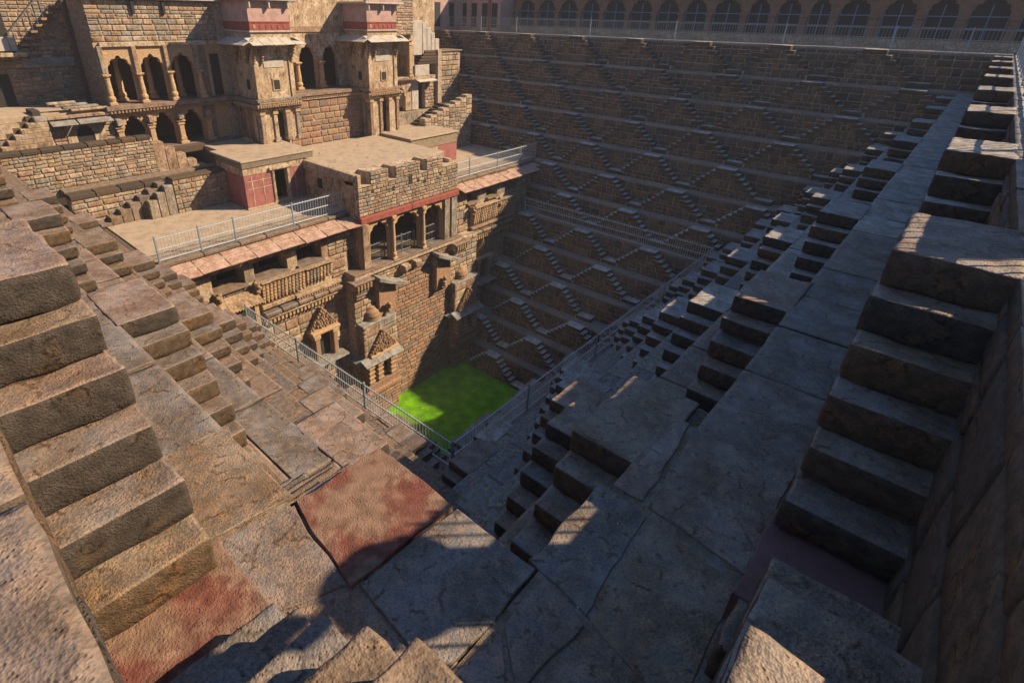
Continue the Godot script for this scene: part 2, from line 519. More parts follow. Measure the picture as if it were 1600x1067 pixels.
func make_stair(far: bool) -> Node3D:
	var r := Node3D.new()
	r.name = "double_stair"
	var rs := 0.2
	var b := B.new()
	for j in 7:
		var hw := PW * 0.5 + RUN * mini(j, 5) - 0.025
		b.box(Vector3(0, -rs * (j + 0.5) - 0.03, WS * 0.5 - 0.07), Vector3(hw, rs * 0.5 - 0.001, WS * 0.5 + 0.045), 0.0)
	part("rubble_core", b.done(), M.lime if far else M.core, r)
	part("platform", pick(PLAT), [pick(tops), pick(sides)], r, Transform3D(Basis(), Vector3(0, -0.1, WS * 0.5 - 0.006)))
	for j in range(1, 6):
		for s in [-1, 1]:
			var thin := 1.0 if rng.randf() < 0.65 else rng.randf_range(0.72, 0.85)
			var x: float = s * (PW * 0.5 + RUN * j - 0.17 + rng.randf_range(-0.012, 0.012))
			var bs := Basis(Vector3.UP, rng.randf_range(-0.012, 0.012)) * Basis.from_scale(Vector3(1.0 if s > 0 else -1.0, thin, rng.randf_range(0.985, 1.03)))
			if s < 0: bs = Basis(Vector3.UP, PI) * Basis.from_scale(Vector3(1, thin, 1))
			part("step", pick(TREAD), [pick(tops), pick(sides)], r, Transform3D(bs, Vector3(x, -rs * j - 0.0985 * thin, WS * 0.5 - 0.005 + rng.randf_range(-0.008, 0.012))))
	var gap := PER - PW - 10 * RUN
	part("landing", pick(LAND), [pick(tops), pick(sides)], r, Transform3D(Basis.from_scale(Vector3((gap + 0.02) / 0.92, 1, 1)), Vector3(PW * 0.5 + 5 * RUN + gap * 0.5, -rs * 6 - 0.099, WS * 0.5 - 0.005)))
	# rubble facing between the two flights, in courses of one or two steps' height
	var xf := []
	var j := 1
	while j <= 6:
		var two := j < 6 and rng.randf() < (0.75 if far else 0.35)
		var hw := PW * 0.5 + RUN * mini(j, 5) - (0.33 if j < 6 else -0.02)
		var hh := rs * (2 if two else 1)
		var cells := []
		var x := -hw
		while x < hw - 0.02:
			var w := minf(rng.randf_range(0.2, 0.46), hw - x)
			if hw - x - w < 0.14: w = hw - x
			if two and rng.randf() < 0.25:
				var f := rng.randf_range(0.35, 0.65)
				cells.append([x, 0.0, w, hh * f]); cells.append([x, hh * f, w, hh * (1 - f)])
			else: cells.append([x, 0.0, w, hh])
			x += w
		if two:
			for sd in [-1, 1]: cells.append([hw if sd > 0 else -hw - RUN, 0.0, RUN + 0.02, rs])
		for c in cells:
			var t := Basis(Vector3(0, 0, 1), rng.randf_range(-0.02, 0.02)) * Basis.from_scale(Vector3((c[2] - (0.036 if far else 0.022)) / 0.45, (c[3] - (0.034 if far else 0.02)) / 0.26, 1.0))
			xf.append(Transform3D(t, Vector3(c[0] + c[2] * 0.5, -rs * j - hh + c[1] + c[3] * 0.5, WS - 0.1 + rng.randf_range(-0.012, 0.006))))
		j += 2 if two else 1
	if far:
		for t in xf: part("stone", pick(ROCK), pick(walls), r, t)
	else: scatter("masonry", ROCK, walls, r, xf)
	return r

func put_stair(side: String, k: int, s: float, label: String, group: String, noff := 0.0) -> Node3D:
	var o: Node3D = pick(protos.far if side == "far" else protos.plain).duplicate()
	o.name = numbered("double_stair")
	add_child(o)
	var hs: float = (YK[k] - YK[k + 1]) / 1.4
	var bs: Basis = facing({"left": "E", "right": "N", "far": "W"}[side])
	bs = Basis(bs.x, bs.y * hs, bs.z)
	var at := V(wl(k) + noff, YK[k] + 0.004, s)
	if side == "right": at = V(s, YK[k] + 0.004, wr(k) + noff)
	if side == "far": at = V(wf(k) - noff, YK[k] + 0.004, s)
	o.transform = Transform3D(bs, at)
	tag(o, label, "stairs", group)
	for c in o.get_children():
		if c is MeshInstance3D and c.get_surface_override_material_count() == 2 and c.material_override == null:
			c.set_surface_override_material(0, pick(tops3 if side == "far" else (tops2 if side == "right" and s > 7.0 else tops)))  # paler tops farther off: brightening with distance is put into the colour
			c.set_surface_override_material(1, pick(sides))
	return o

const ORD := ["topmost", "second", "third", "fourth", "fifth", "sixth", "seventh", "eighth", "ninth", "tenth", "eleventh", "twelfth", "lowest"]

func vend(k: int) -> float:
	return [33.4, 31.5, 31.2, 28.2, 27.0, 25.0, 19.8, 19.7, 19.7, 19.7, 19.6, 19.3, 19.0, 19.0][k]

func paving(root: Node3D, u0: float, u1: float, v0: float, v1: float, y: float, along_u: bool, single: bool, lmin := 0.7, lmax := 1.5, mats_ := [], pale_from := 1e9) -> void:  # slabs past pale_from are paler, distance brightening put into their colour
	var mats: Array = tops if mats_.is_empty() else mats_
	var a0 := u0 if along_u else v0
	var a1 := u1 if along_u else v1
	var b0 := v0 if along_u else u0
	var b1 := v1 if along_u else u1
	var xf := []
	var x := a0
	while x < a1 - 0.05:
		var L := minf(rng.randf_range(lmin, lmax), a1 - x)
		if a1 - x - L < 0.35: L = a1 - x
		var rows := [[b0, b1]]
		if absf(b1 - b0) > 0.8 and not (single and along_u) and rng.randf() < 0.4:
			var m := b0 + (b1 - b0) * rng.randf_range(0.35, 0.65)
			rows = [[b0, m], [m, b1]]
		for r in rows:
			var c: float = (r[0] + r[1]) * 0.5
			var w: float = absf(r[1] - r[0]) - 0.012
			var sz := Vector3(L - 0.014, 1, w) if along_u else Vector3(w, 1, L - 0.014)
			var p := V(x + L * 0.5, y - 0.07 - rng.randf_range(0.0, 0.008), c) if along_u else V(c, y - 0.07 - rng.randf_range(0.0, 0.008), x + L * 0.5)
			xf.append(Transform3D(Basis(Vector3.UP, PI if rng.randf() < 0.5 else 0.0) * Basis.from_scale(sz), p - root.position))
		x += L
	if single:
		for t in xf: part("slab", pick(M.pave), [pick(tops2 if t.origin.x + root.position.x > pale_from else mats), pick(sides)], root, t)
	else:
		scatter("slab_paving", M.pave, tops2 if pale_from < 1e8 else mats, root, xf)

func sides_of_well() -> void:
	for i in 4: protos.far.append(make_stair(true))
	for i in 4: protos.plain.append(make_stair(false))
	for k in 13:
		var y: float = YK[k]
		var yb: float = YK[k + 1]
		var h := y - yb
		var lv1 := vend(k)
		# left side
		var w := thing("retaining_wall", "sunlit stone retaining wall of the %s tier on the left side" % ORD[k], "wall", V(wl(k), 0, 0), "retaining walls of the stepped sides")
		bx(w, "backing", wl(k) - 0.9, wl(k) - 0.004, yb - 0.1, y - 0.05, wr(k) - 0.9, lv1, M.mortar, 0.0)
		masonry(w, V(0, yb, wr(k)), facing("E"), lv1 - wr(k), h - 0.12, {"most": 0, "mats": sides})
		# right side
		w = thing("retaining_wall", "shaded stone retaining wall of the %s tier on the right side" % ORD[k], "wall", V(0, 0, wr(k)), "retaining walls of the stepped sides")
		bx(w, "backing", wl(k) + 0.001, wf(k) + 0.9, yb - 0.1, y - 0.05, wr(k) - 0.9, wr(k) - 0.004, M.mortar, 0.0)
		if k == 0:
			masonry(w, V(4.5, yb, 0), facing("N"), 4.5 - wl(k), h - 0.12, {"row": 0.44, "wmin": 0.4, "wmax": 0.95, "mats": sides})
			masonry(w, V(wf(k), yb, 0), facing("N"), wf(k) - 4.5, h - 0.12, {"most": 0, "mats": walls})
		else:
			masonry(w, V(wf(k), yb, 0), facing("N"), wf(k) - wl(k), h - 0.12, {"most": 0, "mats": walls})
		# far side
		w = thing("retaining_wall", "dark stone retaining wall of the %s tier on the shaded far side" % ORD[k], "wall", V(wf(k), 0, 0), "retaining walls of the stepped sides")
		bx(w, "backing", wf(k) + 0.004, wf(k) + 0.9, yb - 0.1, y - 0.05, wr(k) + 0.001, lv1, M.lime, 0.0)
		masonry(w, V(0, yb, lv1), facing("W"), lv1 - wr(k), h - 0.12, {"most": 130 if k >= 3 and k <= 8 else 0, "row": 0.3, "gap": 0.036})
		# ledges
		if k > 0:
			var fine := k <= 2
			var g := thing("ledge", "", "", V(0, y, 0))
			g.set_meta("kind", "structure"); g.remove_meta("label"); g.remove_meta("category")
			bx(g, "bedding", wl(k - 1) - 0.5, wl(k) - 0.03, y - 0.3, y - 0.016, wr(k - 1) - 0.5, lv1, M.mortar, 0.0)
			bx(g, "bedding", wl(k) - 0.03, wf(k) + 0.03, y - 0.3, y - 0.017, wr(k - 1) - 0.5, wr(k) - 0.03, M.mortar, 0.0)
			bx(g, "bedding", wf(k) + 0.03, wf(k - 1) + 0.5, y - 0.3, y - 0.018, wr(k - 1) - 0.5, lv1, M.mortar, 0.0)
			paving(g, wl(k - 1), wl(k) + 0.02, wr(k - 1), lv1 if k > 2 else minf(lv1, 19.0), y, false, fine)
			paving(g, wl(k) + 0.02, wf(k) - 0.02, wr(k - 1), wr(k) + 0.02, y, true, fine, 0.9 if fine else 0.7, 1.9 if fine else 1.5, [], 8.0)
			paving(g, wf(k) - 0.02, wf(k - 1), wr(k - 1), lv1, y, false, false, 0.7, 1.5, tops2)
	# apexes
	for k in 13:
		var ls := []
		if k == 0: ls = [3.85, 7.35, 11.3, 15.3]
		elif k == 1: ls = [2.02, 6.05, 10.05, 14.05, 18.05]
		else:
			var s := 4.12 if k % 2 == 0 else 6.05
			while s < wr(k) + 0.95: s += PER
			while s < vend(k) - 0.6 and s < 19.5:
				ls.append(s)
				s += PER
		for i in ls.size():
			put_stair("left", k, ls[i], "double stair on the sunlit left side, %s tier down, %s from the near corner" % [ORD[k], ORD[i].replace("topmost", "first")], "double stairs on the left side")
		var rs := []
		if k == 0: rs = [3.75, 7.5, 11.4, 15.4, 19.4, 23.4, 27.4, 31.4]
		elif k == 1: rs = [2.78, 5.9, 9.95, 14.0, 18.0, 22.0, 26.0, 30.0]
		else:
			var s := 4.1 if k % 2 == 0 else 6.05
			while s < wl(k) + 0.95: s += PER
			while s < wf(k) - 0.9:
				rs.append(s)
				s += PER
		for i in rs.size():
			put_stair("right", k, rs[i], "double stair on the shaded right side, %s tier down, %s from the near corner" % [ORD[k], ORD[i].replace("topmost", "first")], "double stairs on the right side", 0.12 if k == 1 and i == 0 else 0.0)
		var fs := []
		var f := 28.2 + PW * 0.5 - (PER * 0.5 if k % 2 == 1 else 0.0) + PER
		while f > vend(k) - 0.55: f -= PER
		while f > wr(k) + 0.9:
			fs.append(f)
			f -= PER
		for i in fs.size():
			put_stair("far", k, fs[i], "double stair on the dark far wall, %s tier down, %s from the palace" % [ORD[k], ORD[i].replace("topmost", "first")], "double stairs on the far wall")
	for a in protos.values():
		for o in a: o.free()
	corner()

# flat stone of any outline (u, v), top at y
func flag(parent: Node3D, called: String, pts: Array, y: float, thick: float, mat, sd: int, rough := 0.012) -> void:
	var nz := noise(77, 2.2, 3)
	var poly := PackedVector2Array()
	for i in pts.size():
		var a: Vector2 = pts[i]
		var b: Vector2 = pts[(i + 1) % pts.size()]
		var n := maxi(1, int(a.distance_to(b) / 0.07))
		for j in n:
			var q := a.lerp(b, float(j) / n)
			q += Vector2(nz.get_noise_2d(q.x, q.y), nz.get_noise_2d(q.x + 40, q.y)) * rough * 2.0
			poly.append(q)
	var b := B.new()
	# local x = u, local y = v, local z = up
	var xf := Transform3D(Basis(Vector3(1, 0, 0), Vector3(0, 0, -1), Vector3(0, 1, 0)), Vector3(0, y - thick, 0) - parent.position)
	b.prism(poly, 0.0, thick, xf, 0.006)
	part(called, b.done(), mat, parent)

func corner() -> void:
	var y: float = YK[1]
	# the painted block at the near corner of the first ledge, and the flags round it
	var c := thing("corner_block", "worn block with faded red paint at the near corner of the first ledge", "stone block", V(0.85, y, 1.8))
	flag(c, "painted_slab", [Vector2(0.42, 1.83), Vector2(1.17, 1.80), Vector2(1.20, 2.5), Vector2(0.52, 2.52)], y + 0.03, 0.2, M.paint, 5)
	bx(c, "body", 0.4, 1.15, y - 1.3, y - 0.1, 1.2, 2.48, sides[1], 0.03)
	flag(c, "grey_slab", [Vector2(0.43, 1.18), Vector2(1.19, 1.18), Vector2(1.185, 1.78), Vector2(0.46, 1.81)], y + 0.022, 0.18, tops[4], 7)
	var d := thing("red_landing", "faded red landing slab at the foot of the big left steps", "stone slab", V(-0.3, YK[1] + 0.2, 2.15))
	flag(d, "slab", [Vector2(-0.6, 1.65), Vector2(0.03, 1.65), Vector2(0.02, 2.42), Vector2(-0.6, 2.42)], YK[1] + 0.232, 0.2, M.paint, 9)
	var e := thing("dark_red_landing", "dull red landing slab at the foot of the shaded right steps", "stone slab", V(2.1, YK[1] + 0.2, 0.05))
	flag(e, "slab", [Vector2(1.6, -0.24), Vector2(2.42, -0.24), Vector2(2.42, 0.33), Vector2(1.6, 0.34)], YK[1] + 0.232, 0.2, M.dullred, 11)
	# irregular flags on the near corner of the first ledge
	var g := thing("corner_paving", "", "", V(0.5, y, 0.9))
	g.set_meta("kind", "structure"); g.remove_meta("label"); g.remove_meta("category")
	var fl := [[[0.05, 1.32], [0.42, 1.18], [0.44, 1.80], [0.12, 1.95]], [[0.06, 1.99], [0.42, 1.86], [0.50, 2.5], [0.03, 2.62]], [[0.04, 2.66], [0.53, 2.56], [0.55, 3.45], [0.0, 3.5]],
		[[0.0, 0.34], [0.5, 0.36], [0.56, 0.86], [0.05, 0.95]], [[0.54, 0.36], [1.0, 0.33], [1.06, 0.80], [0.60, 0.86]], [[0.07, 0.99], [0.55, 0.90], [0.80, 1.12], [0.42, 1.14], [0.08, 1.28]],
		[[0.61, 0.90], [1.08, 0.84], [1.18, 1.12], [0.84, 1.13]], [[1.04, 0.33], [1.86, 0.33], [1.92, 0.85], [1.12, 0.82]], [[1.13, 0.86], [1.93, 0.89], [1.98, 1.23], [1.22, 1.24]], [[1.95, 0.33], [2.95, 0.33], [2.95, 0.98], [2.0, 0.92]], [[2.01, 0.96], [2.95, 1.02], [2.95, 1.12], [2.02, 1.16]]]
	bx(g, "mortar_bed", -0.05, 2.95, y - 0.1, y + 0.006, 0.05, 1.17, M.mortar, 0.0)
	bx(g, "mortar_bed", -0.05, 0.5, y - 0.1, y + 0.0065, 1.17, 3.5, M.mortar, 0.0)
	var i := 0
	for f in fl:
		var pts := []
		for q in f: pts.append(Vector2(q[0], q[1]))
		i += 1
		flag(g, "flagstone", pts, y + 0.012 + 0.003 * (i % 4), 0.12, tops[i % 5], 30 + i, 0.016)
	# steps that climb back to the near corner
	var cs := thing("corner_steps", "broad steps climbing to the near corner beside the shaded wall, striped with railing shadows", "steps", V(1.0, YK[1], 0.0))
	var ed := [Vector2(0.65, -0.24), Vector2(1.17, -0.57), Vector2(1.64, -0.93)]
	for j2 in 3:
		var ty: float = ed[j2].y
		var x1: float = ed[j2].x
		var x0: float = x1 - 0.8
		var fr := 0.23 + 0.015 * j2
		part("step", worn(Vector3(x1 - x0, 0.33, 0.5), 0.04, 0.014, 0.010, 600 + j2), [pick(tops), pick(sides)], cs, Transform3D(Basis(), V((x0 + x1) * 0.5, ty - 0.165, fr - 0.25) - cs.position))
		bx(cs, "rubble_core", -0.7, x1 - 0.03, ty - 0.5, ty - 0.25, -0.24, 0.2, M.core, 0.0)
	var ct := thing("corner_steps", "row of sunlit steps rising towards the near corner from the red landing", "steps", V(-0.3, YK[1], 1.0))
	var el := [Vector2(0.86, -0.2), Vector2(1.08, -0.41), Vector2(1.33, -0.62), Vector2(1.55, -0.83), Vector2(1.77, -1.03)]
	for j2 in 5:
		var ty: float = el[j2].y
		var x1: float = el[j2].x
		var x0: float = x1 - (0.45 if j2 > 0 else 0.9)
		part("step", worn(Vector3(0.58, 0.22, x1 - x0), 0.04, 0.014, 0.011, 620 + j2), [pick(tops), pick(sides)], ct, Transform3D(Basis(), V(-0.29, ty - 0.11, (x0 + x1) * 0.5) - ct.position))
		bx(ct, "rubble_core", -0.56, -0.03, ty - 0.42, ty - 0.2, -0.2, x1 - 0.03, M.core, 0.0)
	var m := thing("rubbish", "small scraps of litter and a dry leaf on the near corner flags", "litter", V(0.75, y + 0.03, 0.95))
	m.set_meta("kind", "stuff")
	m.remove_meta("category")
	var b := B.new()
	for j in 14:
		var p := V(rng.randf_range(0.1, 3.4), 0, rng.randf_range(0.4, 1.0)) if j % 2 else V(rng.randf_range(0.05, 0.45), 0, rng.randf_range(0.4, 3.4))
		p.y = 0
		var q := rng.randf_range(0.002, 0.0045)
		b.box(Vector3(p.x - 0.75, 0.0, p.z + 0.95), Vector3(q, 0.003, q * rng.randf_range(0.5, 1.2)), 0.0, 0.002, rng)
	part("scraps", b.done(), M.scrap, m)

# ---------- railings ----------
func fence(label: String, a: Vector3, b: Vector3, h: float, posts: Array, pitch: float, mr: Material, mp: Material, group := "railings of steel pickets", single := true, brace := 0.0) -> void:
	# a and b are (u, y, v)
	var f := thing("railing", label, "railing", V(a.x, a.y, a.z), group)
	var pa := Vector3.ZERO
	var pb := V(b.x, b.y, b.z) - f.position
	var L := pa.distance_to(pb)
	var d := (pb - pa) / L
	for y in [0.07, h * 0.48, h * 0.9]:
		var r := B.new()
		r.box(Vector3(0, y, 0), Vector3(L * 0.5, 0.019, 0.016), 0.004, 0.0, null, Basis())
		part("rail", r.done(), mr, f, Transform3D(Basis(d, Vector3.UP, d.cross(Vector3.UP)), (pa + pb) * 0.5))
	var pm := B.new()
	pm.tube(Vector3(0, 0.06, 0), Vector3(0, h - 0.04, 0), 0.0095, 5)
	pm.tube(Vector3(0, h - 0.04, 0), Vector3(0, h + 0.03, 0), 0.0085, 5, 0.001)
	var pk := pm.done()
	var n := int(L / pitch)
	var xs := []
	for i in n:
		var t := (i + 0.5) * L / n
		var tf := Transform3D(Basis(Vector3(1, 0, 0), rng.randf_range(-0.012, 0.012)), d * t)
		if single: part("picket", pk, mr, f, tf)
		else: xs.append(tf)
	if not single:
		var mm := MultiMesh.new()
		mm.transform_format = MultiMesh.TRANSFORM_3D
		mm.mesh = pk
		mm.instance_count = xs.size()
		for i in xs.size(): mm.set_instance_transform(i, xs[i])
		var o := MultiMeshInstance3D.new()
		o.name = "pickets"
		o.multimesh = mm
		o.material_override = mr
		o.set_meta("kind", "stuff")
		f.add_child(o, true)
	var pq := bmesh(Vector3(0.026, (h + 0.02) * 0.5, 0.026), 0.005)
	for t in posts:
		part("post", pq, mp, f, Transform3D(Basis(d, Vector3.UP, d.cross(Vector3.UP)), d * (t * L) + Vector3(0, h * 0.5, 0)))
		if brace != 0.0:
			var q := B.new()
			var out := d.cross(Vector3.UP) * brace
			q.tube(d * (t * L + 0.9) + Vector3(0, h * 0.48, 0), d * (t * L + 0.9) + Vector3(0, 0.0, 0) + out, 0.012, 5)
			part("brace", q.done(), mr, f)

# ---------- palace ----------
# a wall panel with arched openings that reach its foot; x to the right along the face, y from the foot
func cusp(x0: float, x1: float, spring: float, top: float, cusps := 5) -> Array:
	var out := [Vector2(x0, 0), Vector2(x0, spring)]
	var c := (x0 + x1) * 0.5
	var w := (x1 - x0) * 0.5
	var n := cusps * 5
	for i in range(1, n):
		var t := PI - PI * i / n
		var lobe := absf(sin(t * cusps))
		var r := 0.91 + 0.09 * pow(lobe, 0.6)
		var px := c + w * r * cos(t)
		var py := spring + (top - spring) * r * pow(sin(t), 0.85) * (1.0 + 0.10 * exp(-pow((t - PI * 0.5) * 6.0, 2)))
		out.append(Vector2(px, py))
	out.append(Vector2(x1, spring))
	out.append(Vector2(x1, 0))
	return out

func step_arch(x0: float, x1: float, spring: float, top: float) -> Array:
	var w := x1 - x0
	var q := (top - spring) / 3.0
	return [Vector2(x0, 0), Vector2(x0, spring), Vector2(x0 + w * 0.07, spring), Vector2(x0 + w * 0.10, spring + q), Vector2(x0 + w * 0.17, spring + q), Vector2(x0 + w * 0.20, spring + 2 * q), Vector2(x0 + w * 0.30, spring + 2 * q), Vector2(x0 + w * 0.36, top),
		Vector2(x1 - w * 0.36, top), Vector2(x1 - w * 0.30, spring + 2 * q), Vector2(x1 - w * 0.20, spring + 2 * q), Vector2(x1 - w * 0.17, spring + q), Vector2(x1 - w * 0.10, spring + q), Vector2(x1 - w * 0.07, spring), Vector2(x1, spring), Vector2(x1, 0)]

func panel(parent: Node3D, called: String, at: Vector3, dir: String, x0: float, x1: float, h: float, openings: Array, depth: float, mat) -> void:
	var poly := PackedVector2Array([Vector2(x0, 0)])
	for o in openings:
		for p in o: poly.append(p)
	poly.append(Vector2(x1, 0)); poly.append(Vector2(x1, h)); poly.append(Vector2(x0, h))
	var b := B.new()
	b.prism(poly, -depth, 0.0, Transform3D(facing(dir), at - parent.position), 0.0)
	part(called, b.done(), mat, parent)

func column(parent: Node3D, at: Vector3, h: float, r: float, mat, round_ := true) -> void:
	var b := B.new()
	var q := r * 1.35
	b.box(Vector3(0, 0.06, 0), Vector3(q, 0.06, q), 0.01)
	if round_:
		b.lathe(Vector3.ZERO, [Vector2(q, 0.12), Vector2(q * 0.85, 0.15), Vector2(r * 1.25, 0.20), Vector2(r * 1.4, 0.26), Vector2(r * 1.3, 0.34), Vector2(r * 0.95, 0.40), Vector2(r * 1.05, h * 0.45), Vector2(r * 0.75, h * 0.82), Vector2(r * 0.95, h * 0.84), Vector2(r * 0.8, h * 0.87), Vector2(r * 1.3, h * 0.93), Vector2(r * 1.3, h * 0.95)], 14)
	else:
		b.box(Vector3(0, h * 0.5, 0), Vector3(r * 0.8, h * 0.42, r * 0.8), 0.02)
		b.box(Vector3(0, h * 0.22, 0), Vector3(r * 0.95, 0.05, r * 0.95), 0.01)
		b.box(Vector3(0, h * 0.85, 0), Vector3(r * 1.05, 0.05, r * 1.05), 0.015)
	b.box(Vector3(0, h - 0.05 * h * 0.5, 0), Vector3(q, h * 0.026, q), 0.01)
	part("column", b.done(), mat, parent, Transform3D(Basis(), at - parent.position))

# rows of small carved blocks in a triangle: a spired pediment
func pediment(parent: Node3D, at: Vector3, w: float, h: float, d: float, mat) -> void:
	var b := B.new()
	var rows := 9
	for j in rows:
		var ww := w * (1.0 - float(j) / rows)
		var n := maxi(1, int(ww / 0.13))
		for i in n:
			var x := (i + 0.5) / n * ww - ww * 0.5
			var y := h * j / rows
			var s := ww / n * 0.42
			var dz := rng.randf_range(-0.05, 0.05) + d * 0.5 * (1.0 - 0.4 * absf(x) / w)
			b.box(Vector3(x, y + h / rows * 0.4, dz * 0.5), Vector3(s, h / rows * 0.42, dz * 0.5 + 0.02), 0.015, 0.012, rng)
			b.lathe(Vector3(x, y + h / rows * 0.6, dz), [Vector2(s * 0.9, -0.02), Vector2(s * 0.8, 0.03), Vector2(s * 0.3, 0.07), Vector2(0, 0.09)], 6)
	var o := part("carved_pediment", b.done(), mat, parent, Transform3D(facing("S"), at - parent.position))
	o.set_meta("kind", "stuff")

func dentils(parent: Node3D, u0: float, u1: float, y: float, v: float, size: float, pitch: float, mat, h := 0.1) -> void:
	var b := B.new()
	var n := int((u1 - u0) / pitch)
	for i in n: b.box(V(u0 + (i + 0.5) * pitch, y, v) - parent.position, Vector3(size, h, size * 1.2), 0.008, 0.006, rng)
	part("dentil_course", b.done(), mat, parent).set_meta("kind", "stuff")

func dome(parent: Node3D, at: Vector3, r: float, mat) -> void:
	var b := B.new()
	b.lathe(Vector3.ZERO, [Vector2(r * 1.12, 0), Vector2(r * 1.12, 0.07), Vector2(r * 1.02, 0.08), Vector2(r * 1.05, r * 0.45), Vector2(r * 0.92, r * 0.85), Vector2(r * 0.6, r * 1.14), Vector2(r * 0.42, r * 1.2)], 64, 32, 0.12)
	part("ribbed_dome", b.done(), mat, parent, Transform3D(Basis(), at - parent.position))
	var c := B.new()
	c.lathe(Vector3.ZERO, [Vector2(r * 0.46, r * 1.17), Vector2(r * 0.56, r * 1.24), Vector2(r * 0.4, r * 1.36), Vector2(r * 0.2, r * 1.42), Vector2(r * 0.12, r * 1.52), Vector2(0, r * 1.58)], 16)
	part("finial", c.done(), mat, parent, Transform3D(Basis(), at - parent.position))

func sloped(parent: Node3D, called: String, u0: float, u1: float, va: float, ya: float, vb: float, yb: float, t: float, mat, jit := 0.0) -> void:
	# a slab from (va, ya) at the wall down to (vb, yb) at its lip
	var L := Vector2(va - vb, ya - yb).length()
	var ang := atan2(ya - yb, va - vb)
	var b := B.new()
	b.box(Vector3.ZERO, Vector3((u1 - u0) * 0.5, t * 0.5, L * 0.5), 0.012, jit, rng)
	var at := V((u0 + u1) * 0.5, (ya + yb) * 0.5, (va + vb) * 0.5)
	part(called, b.done(), mat, parent, Transform3D(Basis(Vector3(1, 0, 0), ang), at - parent.position))

func awning(label: String, u0: float, u1: float, n: int) -> void:
	var a := thing("stone_awning", label, "awning", V((u0 + u1) * 0.5, -7.2, 19.9), "sloping stone awnings of the palace front")
	for i in n:
		var x := u0 + (u1 - u0) * i / n
		sloped(a, "slab", x + 0.012, x + (u1 - u0) / n - 0.012, 20.02, -7.19 + rng.randf_range(-0.012, 0.012), 19.0 + rng.randf_range(-0.02, 0.02), -7.44, 0.06, M.awning, 0.012)
	bx(a, "soffit_beam", u0 + 0.05, u1 - 0.05, -7.42, -7.26, 19.5, 19.72, pick(lits))

func balcony(o: Node3D, u0: float, u1: float, y0: float, y1: float, n: int) -> void:
	# sloping seat-back with upright staves
	bx(o, "parapet_rail", u0 - 0.04, u1 + 0.04, y1 - 0.09, y1, 19.14, 19.42, pick(lits), 0.02)
	bx(o, "parapet_back", u0, u1, y0, y1 - 0.08, 19.42, 19.62, M.carve, 0.0)
	for i in n:
		var x := u0 + (u1 - u0) * (i + 0.5) / n
		var b := B.new()
		var w := (u1 - u0) / n * 0.5 - 0.014
		b.box(Vector3(0, 0, 0), Vector3(w, (y1 - y0) * 0.5 - 0.05, 0.045), 0.014, 0.006, rng)
		for q in 5: b.box(Vector3(0, (y1 - y0) * (q - 2) * 0.16, 0.045), Vector3(w * 0.7, 0.04, 0.02), 0.012, 0.01, rng)
		b.lathe(Vector3(0, -(y1 - y0) * 0.5 + 0.02, 0.03), [Vector2(0.0, -0.10), Vector2(0.04, -0.07), Vector2(0.05, 0.0), Vector2(0.03, 0.05)], 8)
		part("stave", b.done(), [M.carve, M.carve, pick(lits)][rng.randi() % 3], o, Transform3D(Basis(Vector3(1, 0, 0), 0.13), V(x, (y0 + y1) * 0.5 - 0.02, 19.33) - o.position))

func knob(o: Node3D, u: float, y: float, v: float, r: float) -> void:
	var b := B.new()
	for i in 7: b.lathe(Vector3(rng.randf_range(-r, r) * 0.5, (i - 3) * r * 0.42, rng.randf_range(-0.3, 0.5) * r), [Vector2(0, -r * 0.5), Vector2(r * 0.5, -r * 0.25), Vector2(r * 0.6, 0), Vector2(r * 0.4, r * 0.35), Vector2(0, r * 0.5)], 8)
	b.box(Vector3(0, -r * 0.2, -r), Vector3(r * 0.5, r * 0.9, r), 0.02, 0.01, rng)
	part("carved_bracket", b.done(), M.carve_dark, o, Transform3D(Basis(), V(u, y, v) - o.position))

